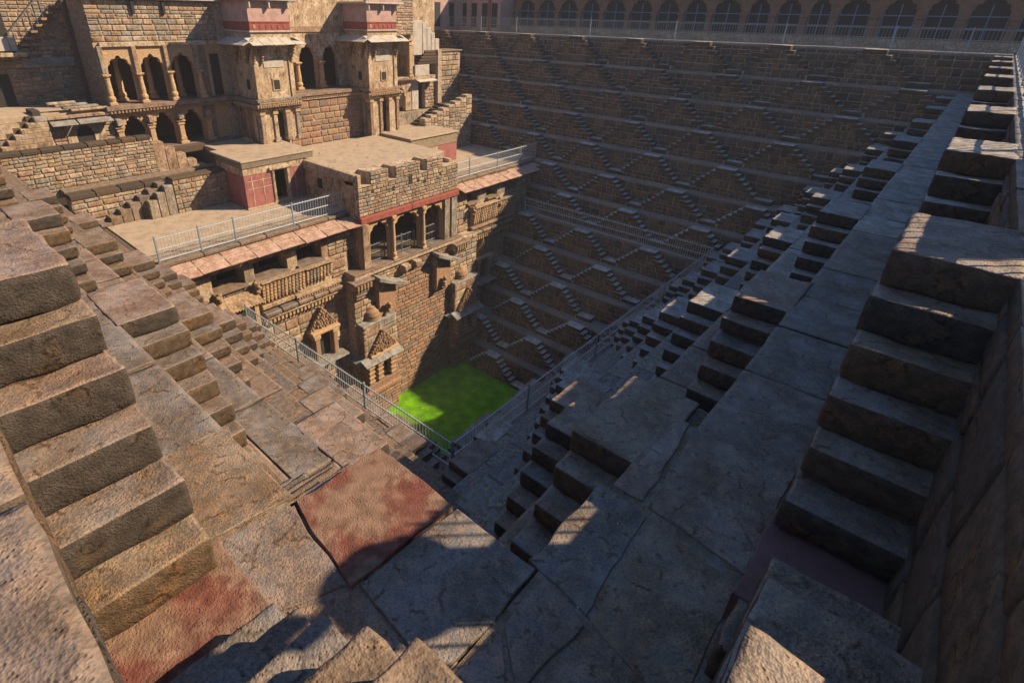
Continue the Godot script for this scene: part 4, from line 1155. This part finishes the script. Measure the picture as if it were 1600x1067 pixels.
func wings() -> void:
	# left wing: two tiers of arches
	var w := thing("arcade_wing", "two storeyed palace wing with three cusped arches over a bracketed arcade", "building", V(10.3, -4.7, 28.3))
	panel(w, "upper_arcade", V(0, -2.64, 28.34), "S", 7.4, 12.9, 2.5, [cusp(7.72, 8.76, 1.26, 1.95), cusp(9.08, 10.12, 1.26, 1.97), cusp(10.42, 11.5, 1.26, 1.98)], 0.3, M.carve)
	panel(w, "lower_arcade", V(0, -4.66, 28.36), "S", 7.4, 13.2, 1.8, [step_arch(7.76, 8.76, 0.95, 1.48), step_arch(9.08, 10.1, 0.95, 1.5), step_arch(10.44, 11.46, 0.95, 1.5)], 0.3, M.carve)
	for q in [[7.56, 0.1], [8.92, 0.12], [10.27, 0.12], [11.64, 0.12]]:
		column(w, V(q[0], -2.64, 28.2), 1.28, 0.12, M.carve)
		column(w, V(q[0], -4.66, 28.24), 1.1, 0.15, M.carve, false)
		bx(w, "arch_rib", q[0] - 0.1, q[0] + 0.1, -1.36, -0.25, 28.22, 28.36, pick(lits), 0.02)
		bx(w, "bracket_stone", q[0] - 0.14, q[0] + 0.14, -3.52, -3.2, 27.95, 28.36, pick(lits), 0.04)
	for u in [8.4, 9.75, 11.1]: column(w, V(u, -2.64, 29.4), 1.9, 0.13, M.carve)
	bx(w, "gallery_floor", 7.2, 13.2, -2.86, -2.66, 28.02, 30.6, pick(tops), 0.02)
	bx(w, "cornice", 4.9, 13.2, -3.0, -2.86, 28.12, 28.5, pick(lits), 0.03)
	dentils(w, 7.3, 13.1, -2.93, 28.1, 0.045, 0.15, M.carve_dark, 0.05)
	bx(w, "arcade_floor", 7.2, 13.2, -4.9, -4.66, 28.0, 30.6, pick(tops), 0.02)
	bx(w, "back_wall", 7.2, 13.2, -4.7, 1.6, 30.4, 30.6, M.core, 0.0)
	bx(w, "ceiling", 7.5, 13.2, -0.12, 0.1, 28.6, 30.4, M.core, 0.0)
	bx(w, "upper_wall", 7.42, 13.2, -0.14, 1.55, 28.345, 28.7, M.lime, 0.0)
	masonry(w, V(7.4, -0.1, 28.34) - w.position, facing("S"), 5.6, 1.62, {"row": 0.2, "wmin": 0.25, "wmax": 0.65, "mats": lits, "out": 0.012, "gap": 0.014})
	bx(w, "string_course", 7.6, 12.6, -0.3, -0.1, 28.22, 28.4, pick(lits), 0.02)
	bx(w, "side_wall", 7.38, 7.6, -4.6, 1.55, 28.4, 31.3, M.mortar, 0.0)
	masonry(w, V(7.4, -2.64, 31.3) - w.position, facing("W"), 2.95, 4.15, {"row": 0.16, "wmin": 0.2, "wmax": 0.5, "mats": lits, "out": 0.012, "most": 60})
	bx(w, "roof_edge", 7.2, 13.3, 1.55, 1.66, 28.1, 28.9, M.white, 0.02)
	bx(w, "roof_parapet", 7.3, 13.2, 1.66, 2.6, 28.5, 28.7, M.pink, 0.01)
	bx(w, "drain_spout", 9.2, 9.33, 1.0, 1.5, 28.2, 28.4, M.dark, 0.01)
	bx(w, "drain_spout", 10.5, 10.62, 1.0, 1.5, 28.2, 28.4, M.dark, 0.01)
	bx(w, "grey_pier", 11.55, 12.1, -4.66, -0.1, 28.26, 28.5, pick(tops), 0.02)
	bx(w, "side_door", 12.3, 12.75, -2.6, -0.7, 28.315, 28.34, M.dark, 0.0)
	bx(w, "arcade_step", 7.6, 11.0, -5.0, -4.68, 27.6, 28.05, pick(sides), 0.02)
	# middle wall between the towers
	var m := thing("gallery_wall", "palace gallery with tall dark arches between the two towers", "building", V(17.7, -5.4, 27.9))
	panel(m, "arcade", V(0, -2.64, 27.94), "S", 15.3, 20.2, 2.75, [cusp(15.62, 16.62, 1.35, 2.15), cusp(17.06, 18.16, 1.35, 2.2), cusp(18.6, 19.6, 1.35, 2.15)], 0.3, M.cream)
	for u in [16.84, 18.38]: column(m, V(u, -2.64, 27.8), 1.4, 0.14, M.carve)
	bx(m, "gallery_floor", 15.2, 20.2, -2.84, -2.66, 26.5, 30.2, pick(tops), 0.02)
	dentils(m, 15.4, 20.1, -2.9, 26.62, 0.045, 0.14, M.carve_dark, 0.05)
	bx(m, "cornice", 15.3, 20.2, -3.05, -2.84, 26.6, 26.9, pick(lits), 0.03)
	bx(m, "lower_wall", 15.2, 20.3, -5.6, -3.0, 26.705, 27.5, M.lime, 0.0)
	masonry(m, V(15.3, -5.42, 26.7) - m.position, facing("S"), 4.9, 2.38, {"row": 0.34, "wmin": 0.35, "wmax": 0.8, "mats": bricks, "out": 0.012, "gap": 0.03})
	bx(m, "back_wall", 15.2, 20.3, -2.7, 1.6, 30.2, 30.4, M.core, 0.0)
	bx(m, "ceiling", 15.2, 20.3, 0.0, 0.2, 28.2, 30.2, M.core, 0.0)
	bx(m, "upper_wall", 15.2, 20.3, 0.1, 4.0, 27.96, 28.4, M.cream, 0.0)
	bx(m, "string_course", 15.3, 20.2, 0.2, 0.5, 27.9, 28.0, pick(lits), 0.015)
	bx(w, "end_wall", 12.88, 13.3, -4.7, 1.55, 28.32, 31.3, M.lime, 0.0)
	for u in [15.2, 20.1]: bx(m, "end_wall", u - 0.2, u + 0.2, -5.6, 1.6, 28.2, 30.4, M.core, 0.0)
	tower(13.2, 15.38, 25.8, -4.77, "left palace tower with a red band, stone eave and small window")
	tower(20.1, 22.3, 25.8, -5.43, "right palace tower with a red band, beside the stepped walls of the far corner")
	# the recess and walls at the left end
	var r := thing("end_wall", "tall brick wall in shade at the back of the recess, with a dark doorway", "wall", V(3.0, -3.0, 31.3))
	bx(r, "backing", -3.0, 7.4, -3.0, 4.5, 31.305, 32.0, M.lime, 0.0)
	masonry(r, V(-1.0, -2.8, 31.3) - r.position, facing("S"), 8.4, 5.6, {"row": 0.15, "wmin": 0.2, "wmax": 0.5, "mats": lits, "out": 0.012, "most": 300, "holes": [[4.2, 5.7, 0, 1.4], [4.6, 6.1, 2.7, 4.0]]})
	bx(r, "doorway", 3.2, 4.7, -2.8, -1.4, 31.29, 31.31, M.dark, 0.0)
	bx(r, "window", 3.6, 5.1, 0.0, 1.2, 31.29, 31.31, M.dark, 0.0)
	bx(r, "balcony_slab", 2.5, 5.25, -0.5, 0.04, 30.9, 31.3, M.white, 0.02)
	bx(r, "balcony_floor", 2.3, 5.5, -0.72, -0.55, 30.7, 31.3, M.cream, 0.02)
	bx(r, "stone_band", 5.3, 7.3, -1.2, -0.8, 31.2, 31.3, M.slate, 0.01)
	var st := thing("outer_stair", "open iron railed stair climbing the end wall of the recess", "stairs", V(6.0, -0.8, 31.2))
	for i in 9: bx(st, "step", 4.9 + i * 0.25, 5.16 + i * 0.25, -0.82 + i * 0.25, -0.72 + i * 0.25, 30.85, 31.28, M.carve_dark, 0.01)
	for i in 9:
		var b := B.new()
		b.tube(V(5.0 + i * 0.25, -0.72 + i * 0.25, 30.88) - st.position, V(5.0 + i * 0.25, 0.1 + i * 0.25, 30.88) - st.position, 0.015, 5)
		part("baluster", b.done(), M.iron, st)
	var hb := B.new()
	hb.tube(V(4.9, 0.0, 30.88) - st.position, V(7.1, 2.2, 30.88) - st.position, 0.02, 6)
	part("handrail", hb.done(), M.iron, st)
	var fl := thing("recess_floor", "", "", V(3.0, -2.8, 30.0))
	fl.set_meta("kind", "structure"); fl.remove_meta("label"); fl.remove_meta("category")
	bx(fl, "floor", -1.0, 7.4, -3.0, -2.74, 28.4, 31.4, M.roof, 0.02)
	var c := thing("stair_wall", "coursed wall with a pointed dark doorway below the recess, a stair cut behind it", "wall", V(4.5, -5.0, 28.3))
	bx(c, "backing", -1.0, 7.5, -5.8, -3.0, 28.285, 29.0, M.lime, 0.0)
	panel(c, "door_wall", V(0, -4.62, 28.24), "S", 5.5, 7.0, 1.55, [cusp(5.86, 6.54, 0.9, 1.3, 1)], 0.05, pick(lits))
	bx(c, "doorway", 5.8, 6.6, -4.62, -3.2, 28.28, 28.3, M.dark, 0.0)
	masonry(c, V(4.4, -5.5, 28.28) - c.position, facing("S"), 3.1, 2.6, {"row": 0.22, "wmin": 0.25, "wmax": 0.6, "mats": lits, "out": 0.012, "holes": [[1.3, 2.4, 0.85, 2.4]]})
	masonry(c, V(-1.0, -5.5, 28.28) - c.position, facing("S"), 5.4, 1.9, {"row": 0.22, "wmin": 0.25, "wmax": 0.6, "mats": lits, "out": 0.012, "most": 40})
	for q in [[5.0, 5.95], [6.0, 7.3]]: sloped(c, "eave_slab", q[0], q[1], 28.3, -3.05, 27.75, -3.2, 0.05, M.slate, 0.01)
	for i in 4: bx(c, "broken_parapet", 5.9 - i * 0.25, 7.4 - i * 0.4, -2.74 + i * 0.1, -2.64 + i * 0.1, 28.2 + i * 0.05, 28.6, pick(lits), 0.05)
	for i in 7: bx(c, "step", 2.9 + i * 0.27, 3.2 + i * 0.27, -3.95 + i * 0.19, -3.72 + i * 0.19, 28.3 - 0.02, 29.2, pick(sides), 0.02)
	for i in 6: bx(c, "stepped_wall", 3.1 + i * 0.27, 4.9, -4.0 + i * 0.2, -3.78 + i * 0.2, 27.9, 28.25, pick(lits), 0.03)
	# terraced walls before it
	var a := thing("terrace_wall", "long rubble wall stepping down to the right in front of the arcade", "wall", V(6.0, -5.6, 27.0))
	bx(a, "backing", 2.8, 8.4, -5.9, -3.98, 27.005, 27.5, M.lime, 0.0)
	var tops_ := [[8.35, 8.85, -4.2], [8.85, 9.3, -4.5], [9.3, 9.75, -4.85], [9.75, 10.2, -5.2], [10.2, 10.6, -5.5]]
	for q in tops_:
		bx(a, "stepped_wall", q[0], q[1], -7.0, q[2], 26.98, 27.5, pick(lits), 0.03)
	masonry(a, V(2.8, -5.65, 27.0) - a.position, facing("S"), 5.6, 1.62, {"row": 0.17, "wmin": 0.2, "wmax": 0.55, "mats": lits, "out": 0.012, "most": 260})
	var x := 2.75
	while x < 8.3:
		var L := rng.randf_range(0.5, 0.9)
		bx(a, "coping_stone", x, minf(x + L - 0.015, 8.4), -4.04, -3.88 + rng.randf() * 0.04, 26.95, 27.5, pick(sides), 0.03)
		x += L
	var b2 := thing("stair_wall", "rubble wall with a short stair set behind it, left of the maroon house", "wall", V(7.8, -7.0, 25.0))
	bx(b2, "backing", 4.4, 8.2, -7.2, -5.75, 25.805, 26.4, M.lime, 0.0)
	bx(b2, "backing", 8.2, 10.6, -7.2, -5.5, 25.005, 25.6, M.lime, 0.0)
	masonry(b2, V(8.15, -7.05, 25.0) - b2.position, facing("S"), 2.45, 1.62, {"row": 0.22, "wmin": 0.2, "wmax": 0.6, "mats": lits, "out": 0.012})
	masonry(b2, V(4.4, -7.05, 25.8) - b2.position, facing("S"), 3.8, 1.25, {"row": 0.28, "wmin": 0.4, "wmax": 0.9, "mats": lits, "out": 0.012})
	for i in 4: bx(b2, "coping_stone", 4.4 + i * 0.95, 5.33 + i * 0.95, -5.8, -5.58, 25.75, 26.4, pick(sides), 0.03)
	for q in [[7.75, 8.13, -5.66], [7.4, 7.74, -5.92], [7.0, 7.38, -6.2]]: bx(b2, "stepped_wall", q[0], q[1], -7.05, q[2], 24.98, 25.32, pick(lits), 0.025)
	bx(b2, "coping_stone", 8.13, 10.6, -5.52, -5.4, 24.96, 25.6, pick(sides), 0.03)
	for i in 7: bx(b2, "step", 5.1 + i * 0.42, 5.6 + i * 0.42, -7.0, -6.85 + i * 0.21, 25.34, 25.8, pick(tops), 0.02)
	bx(b2, "landing", 4.4, 11.0, -5.7, -5.52, 26.4, 27.0, M.mortar, 0.01)
	# right end
	var e := thing("corner_wing", "ruined palace corner with whitewashed stepped blocks and a doorway", "building", V(26.0, -5.4, 27.5))
	panel(e, "arcade", V(0, -4.5, 27.54), "S", 22.4, 25.0, 2.0, [step_arch(23.5, 24.46, 0.9, 1.6)], 0.3, M.cream)
	bx(e, "back_wall", 22.4, 25.0, -4.6, 1.6, 29.2, 29.4, M.plaster, 0.0)
	bx(e, "floor_slab", 22.4, 27.0, -2.62, -2.42, 27.3, 29.2, pick(lits), 0.02)
	dentils(e, 22.6, 25.0, -2.55, 27.3, 0.05, 0.15, M.carve_dark, 0.05)
	bx(e, "lower_floor", 22.4, 27.6, -5.3, -4.55, 27.2, 29.2, pick(lits), 0.02)
	bx(e, "door_wall", 25.0, 25.58, -4.5, -2.62, 27.5, 28.0, M.white, 0.01)
	bx(e, "door_wall", 26.17, 27.2, -4.5, -2.62, 27.52, 28.0, M.lime, 0.01)
	masonry(e, V(26.17, -4.5, 27.52) - e.position, facing("S"), 1.1, 1.85, {"row": 0.22, "wmin": 0.2, "wmax": 0.5, "mats": lits, "out": 0.012})
	bx(e, "doorway", 25.58, 26.17, -4.5, -2.9, 27.8, 27.82, M.dark, 0.0)
	sloped(e, "door_eave", 25.2, 26.9, 27.5, -2.6, 27.0, -2.75, 0.06, M.white)
	column(e, V(24.78, -2.42, 27.45), 2.2, 0.14, M.carve, false)
	bx(e, "pier", 24.85, 25.15, -2.42, 0.0, 27.4, 27.8, M.cream, 0.02)
	bx(e, "upper_wall", 22.4, 25.2, 0.0, 2.6, 27.5, 28.2, M.lime, 0.0)
	masonry(e, V(22.4, 0.0, 27.5) - e.position, facing("S"), 2.8, 2.6, {"row": 0.16, "wmin": 0.2, "wmax": 0.5, "mats": lits, "out": 0.012, "most": 60})
	for q in [[25.15, 26.0, 0.8], [26.0, 26.4, 0.7], [26.4, 26.78, 0.4], [26.78, 27.15, 0.1], [27.15, 27.55, -0.25]]: bx(e, "stepped_block", q[0], q[1], -1.2, q[2], 27.5, 29.2, M.white, 0.03)
	bx(e, "wall", 25.15, 26.2, -2.42, -1.2, 27.9, 29.2, M.cream, 0.01)
	for i in 5: bx(e, "step", 25.35 + i * 0.2, 27.2, -1.75 + i * 0.17, -1.6 + i * 0.17, 27.3 + i * 0.03, 28.6, pick(sides), 0.02)
	bx(e, "white_slab", 25.1, 26.4, -2.42, -1.75, 27.28, 28.0, M.white, 0.02)
	bx(e, "stair_side", 27.2, 27.6, -4.5, -0.9, 27.3, 29.5, M.lime, 0.02)
	bx(e, "upper_terrace_wall", 27.5, 31.3, -4.6, -1.15, 29.03, 30.5, M.lime, 0.0)
	masonry(e, V(27.5, -4.5, 29.0) - e.position, facing("S"), 3.6, 3.3, {"row": 0.3, "wmin": 0.3, "wmax": 0.8, "mats": lits, "out": 0.012, "most": 100})
	bx(e, "coping", 27.4, 31.4, -1.18, -1.08, 28.9, 30.5, pick(tops), 0.02)
	var d := thing("terrace_wall", "rubble wall rising to the right, crossed by the shadow edge beside the far wall", "wall", V(26.0, -7.0, 25.5))
	for i in 8:
		var u := 24.2 + i * 0.56
		bx(d, "wall_length", u, u + 0.56, -7.1, -4.75 + i * 0.16, 25.505, 26.0, M.lime, 0.0)
		masonry(d, V(u, -7.05, 25.5) - d.position, facing("S"), 0.56, 2.2 + i * 0.16, {"row": 0.28, "wmin": 0.25, "wmax": 0.56, "mats": lits, "out": 0.012})
	for i in 8: bx(d, "step", 24.4 + i * 0.33, 24.8 + i * 0.33, -5.3, -5.15 + i * 0.14, 26.1, 27.0, pick(sides), 0.02)

func palace() -> void:
	lower_front()
	pavilion()
	roofs()
	wings()

func surroundings() -> void:
	# ground round the well, one ring-shaped sheet
	var b := B.new()
	var q := [[-140.0, 180.0, -140.0, -1.5], [-140.0, -1.8, -1.5, 33.0], [35.2, 180.0, -1.5, 33.4], [-140.0, 180.0, 33.4, 180.0], [-140.0, -1.8, 33.0, 33.4]]
	for r in q: b.quad(V(r[0], 0.0, r[2]), V(r[1], 0.0, r[2]), V(r[1], 0.0, r[3]), V(r[0], 0.0, r[3]), V(0, -100, 0))
	struct("ground", b.done(), M.mortar)
	var t := thing("terrace_paving", "", "", V(0, 0.06, 0))
	t.set_meta("kind", "structure"); t.remove_meta("label"); t.remove_meta("category")
	bx(t, "bedding", -1.85, 35.3, -0.4, 0.02, -1.6, -0.26, M.mortar, 0.0)
	bx(t, "bedding", -1.85, -0.62, -0.4, 0.022, -0.26, 33.0, M.mortar, 0.0)
	bx(t, "bedding", 33.69, 35.3, -0.4, 0.022, -0.26, 33.4, M.mortar, 0.0)
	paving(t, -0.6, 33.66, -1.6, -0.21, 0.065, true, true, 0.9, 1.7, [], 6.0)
	paving(t, -1.85, -0.57, -0.25, 32.0, 0.065, false, true, 0.9, 1.6)
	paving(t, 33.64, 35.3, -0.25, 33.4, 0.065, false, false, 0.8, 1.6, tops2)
	# water
	var w := struct("water", bmesh(Vector3(6.5, 0.05, 4.5), 0.0), M.algae, Transform3D(Basis(), V(17.5, -18.25, 15.6)))
	var s := thing("floating_specks", "pale specks and leaves floating on the green water", "debris", V(17.5, -18.2, 15.6))
	s.set_meta("kind", "stuff"); s.remove_meta("category")
	var sb := B.new()
	for i in 130:
		var z := rng.randf_range(0.006, 0.02)
		var far_ := rng.randf() < 0.5
		sb.box(Vector3(rng.randf_range(-3.6, 4.2) if far_ else rng.randf_range(-3.0, 1.0), 0.004, rng.randf_range(-3.4, 2.4) if far_ else rng.randf_range(-3.2, 0.0)), Vector3(z, 0.004, z * rng.randf_range(0.4, 1.0)), 0.0, 0.004, rng)
	part("specks", sb.done(), M.scrap, s)
	# arcade building on the far terrace
	var a := thing("far_arcade", "long arcade of blue framed arches on the terrace above the far wall", "building", V(38.0, 0.0, 15.0))
	var cols := [-7.6, -5.7, -3.8, -1.75, 0.15, 2.04, 3.7, 5.64, 7.47, 8.92, 10.55, 12.14, 14.17, 15.95, 17.76, 19.68, 21.63, 23.44, 25.36, 27.22, 29.05]
	var arches := []
	for i in range(cols.size() - 1, 0, -1):
		var w0 := 0.2 if i != 7 else 0.34
		arches.append(cusp(-cols[i] + w0, -cols[i - 1] - 0.2, 1.02, 1.85, 7))
	panel(a, "arched_wall", V(38.0, 0.42, 0), "W", -29.3, 7.9, 2.6, arches, 0.35, M.pinkstone)
	bx(a, "plinth", 37.6, 42.0, -0.1, 0.42, -8.0, 29.4, pick(lits), 0.01)
	bx(a, "roof", 37.5, 42.0, 2.98, 3.2, -8.0, 29.4, M.cream, 0.02)
	bx(a, "back_wall", 41.6, 42.0, 0.4, 3.0, -8.0, 29.4, M.core, 0.0)
	bx(a, "end_wall", 38.3, 41.6, 0.4, 3.0, -8.0, -7.7, M.core, 0.0)
	bx(a, "end_wall", 38.3, 41.6, 0.4, 3.0, 29.1, 29.4, M.core, 0.0)
	for i in cols.size():
		bx(a, "pillar", 37.9, 38.1, 0.42, 1.42, cols[i] - 0.17, cols[i] + 0.17, M.pinkstone, 0.02)
		bx(a, "capital", 37.82, 38.1, 1.34, 1.5, cols[i] - 0.24, cols[i] + 0.24, M.pinkstone, 0.03)
		if i == 0: continue
		var v0: float = cols[i - 1] + 0.2
		var v1: float = cols[i] - (0.2 if i != 7 else 0.34)
		var fb := B.new()
		var c := (v0 + v1) * 0.5
		for v in [v0 + 0.03, c, v1 - 0.03]: fb.box(V(38.12, 1.22, v) - a.position, Vector3(0.03, 0.80, 0.022), 0.0)
		for y in [0.47, 0.98, 1.5]: fb.box(V(38.12, y, c) - a.position, Vector3(0.026, 0.024, (v1 - v0) * 0.5), 0.0)
		var wf_ := part("window_frame", fb.done(), M.blue, a)
		var at := V(38.165, 1.31, c) - a.position
		part("pane", bmesh(Vector3(0.005, 0.89, (v1 - v0) * 0.5), 0.0), M.glass, wf_, Transform3D(Basis(), at))
	var e := thing("pink_wing", "pink plastered palace end with dark windows beyond the far terrace railing", "building", V(36.5, 0.0, 31.0))
	bx(e, "wall", 36.5, 40.0, 0.0, 4.0, 29.6, 34.5, M.pink, 0.0)
	for v in [29.9, 30.9, 32.0, 33.1]: bx(e, "window", 36.47, 36.5, 0.3, 2.0, v, v + 0.55, M.glass, 0.0)
	bx(e, "wall", 30.0, 36.5, -0.3, 4.0, 33.5, 33.9, M.pink, 0.0)
	for u in [31.6, 33.2, 34.8]: bx(e, "window", u, u + 0.6, 0.3, 2.0, 33.47, 33.5, M.glass, 0.0)
	bx(e, "pilaster", 36.42, 36.5, 0.0, 3.0, 30.55, 30.8, M.redband, 0.01)
	# back palace mass
	var k := thing("palace_mass", "plain upper palace walls standing behind the towers and arcades", "building", V(18.0, 0.0, 32.5))
	bx(k, "rear_wall", 7.6, 31.0, -0.5, 4.0, 31.4, 34.0, M.cream, 0.0)
	fence("grey steel railing along the terrace edge in front of the blue framed arches", Vector3(34.3, 0.06, -0.4), Vector3(34.3, 0.06, 33.0), 1.0, [0.0, 0.052, 0.135, 0.275, 0.45, 0.62, 0.8, 0.9, 1.0], 0.14, M.iron, M.post)  # darker metal: the backlit shade of this railing is put into its colour
	fence("steel railing along the upper edge of the shaded right side", Vector3(1.95, 0.06, -0.36), Vector3(34.0, 0.06, -0.36), 1.0, [0.0, 0.06, 0.12, 0.18, 0.24, 0.3, 0.38, 0.46, 0.54, 0.62, 0.7, 0.8, 0.9, 1.0], 0.125, M.steel, M.post, "railings of steel pickets", false)
	# unseen post, board and bench added to cast the foreground shadows
	var bs := B.new()
	bs.lathe(Vector3.ZERO, [Vector2(0.3, 0), Vector2(0.3, 0.2), Vector2(0.22, 0.25), Vector2(0.22, 1.0), Vector2(0.3, 1.05), Vector2(0.27, 1.2), Vector2(0.15, 1.32), Vector2(0, 1.36)], 20)
	var pm := bs.done()
	tag(part("added_shadow_post", pm, sides[2], self, Transform3D(Basis(), V(3.1, 0.06, -0.72))), "unseen round topped stone post added on the right terrace to cast shadow", "post")
	var nb := thing("added_shadow_board", "unseen blank board on a thin pole, added by the right railing to cast shadow", "shadow_caster", V(1.85, 0.06, -0.55))  # added out of view, its shadow falls on the left corner steps
	bx(nb, "pole", 1.95, 1.99, 0.06, 1.42, -0.58, -0.52, M.post, 0.01)
	bx(nb, "board", 1.8, 2.15, 1.40, 1.62, -0.57, -0.53, M.post, 0.015)
	var bench := thing("added_shadow_bench", "unseen long stone bench with a solid back, added to shade the right side", "bench", V(5.7, 0.06, -0.7))  # added out of view, the solid back blocks sun from the right steps
	bx(bench, "seat", 4.1, 7.4, 0.35, 0.45, -1.15, -0.7, tops[0], 0.02)
	bx(bench, "backrest", 4.1, 7.4, 0.06, 0.95, -0.68, -0.56, tops[1], 0.02)
	for u in [4.4, 5.7, 7.1]: bx(bench, "leg", u - 0.1, u + 0.1, 0.06, 0.35, -1.1, -0.75, sides[0], 0.02)

func railings() -> void:
	var y: float = YK[7]
	fence("steel railing of the seventh ledge along the sunlit left side", Vector3(7.42, y, 18.3), Vector3(7.49, y, 7.5), 1.0, [0.0, 0.32, 0.66], 0.118, M.steel, M.post, "railings of the seventh ledge", true, -0.45)
	fence("steel railing of the seventh ledge along the shaded right side, starting at the corner post", Vector3(7.49, y, 7.49), Vector3(26.45, y, 7.45), 1.0, [0.0, 0.18, 0.4, 0.7, 1.0], 0.118, M.steel, M.post, "railings of the seventh ledge", true, 0.45)
	fence("steel railing of the seventh ledge along the dark far wall", Vector3(26.42, y, 7.5), Vector3(26.42, y, 18.9), 1.0, [0.33, 0.64, 0.92, 1.0], 0.118, M.steel, M.post, "railings of the seventh ledge")

func _ready() -> void:
	rng.seed = 20240
	# camera
	var cam := Camera3D.new()
	cam.name = "camera"
	var f := V(0.65724476, -0.45516611, 0.60071052)
	var r := V(0.6806742, 0.01627062, -0.73240555)
	var up := V(0.32359226, 0.89025787, 0.32051361)
	cam.transform = Transform3D(Basis(r, up, -f), V(-0.57154562, 1.22933825, 0.23572852))
	cam.projection = Camera3D.PROJECTION_FRUSTUM
	cam.near = 0.05
	cam.far = 600.0
	cam.size = 1067.0 / 844.0816 * cam.near
	cam.frustum_offset = Vector2((800.0 - 706.7013) / 844.0816, -(533.5 - 452.5918) / 844.0816) * cam.near
	add_child(cam)
	cam.current = true
	# sky
	var we := WorldEnvironment.new()
	we.name = "world_environment"
	var env := Environment.new()
	env.background_mode = Environment.BG_SKY
	var sky := Sky.new()
	var ps := ProceduralSkyMaterial.new()
	ps.sky_top_color = Color(0.32, 0.44, 0.62)
	ps.sky_horizon_color = Color(0.70, 0.72, 0.74)
	ps.sky_curve = 0.12
	ps.ground_bottom_color = Color(0.25, 0.20, 0.15)
	ps.ground_horizon_color = Color(0.45, 0.42, 0.38)
	ps.energy_multiplier = 0.85
	sky.sky_material = ps
	env.sky = sky
	env.tonemap_mode = Environment.TONE_MAPPER_LINEAR
	env.tonemap_exposure = 1.95
	env.fog_enabled = true
	env.fog_density = 0.0008
	env.fog_light_color = Color(0.80, 0.82, 0.85)
	env.sdfgi_enabled = true
	env.ssao_enabled = true
	env.ssil_enabled = true
	we.environment = env
	add_child(we)
	# sun
	var sun := DirectionalLight3D.new()
	sun.name = "sun"
	sun.light_color = Color(1.0, 0.90, 0.76)
	sun.light_energy = 1.6
	sun.light_angular_distance = 0.5
	sun.shadow_enabled = true
	add_child(sun)
	sun.look_at_from_position(Vector3.ZERO, V(-0.95, -1.0, 0.9))
	materials()
	kit()
	sides_of_well()
	surroundings()
	palace()
	railings()
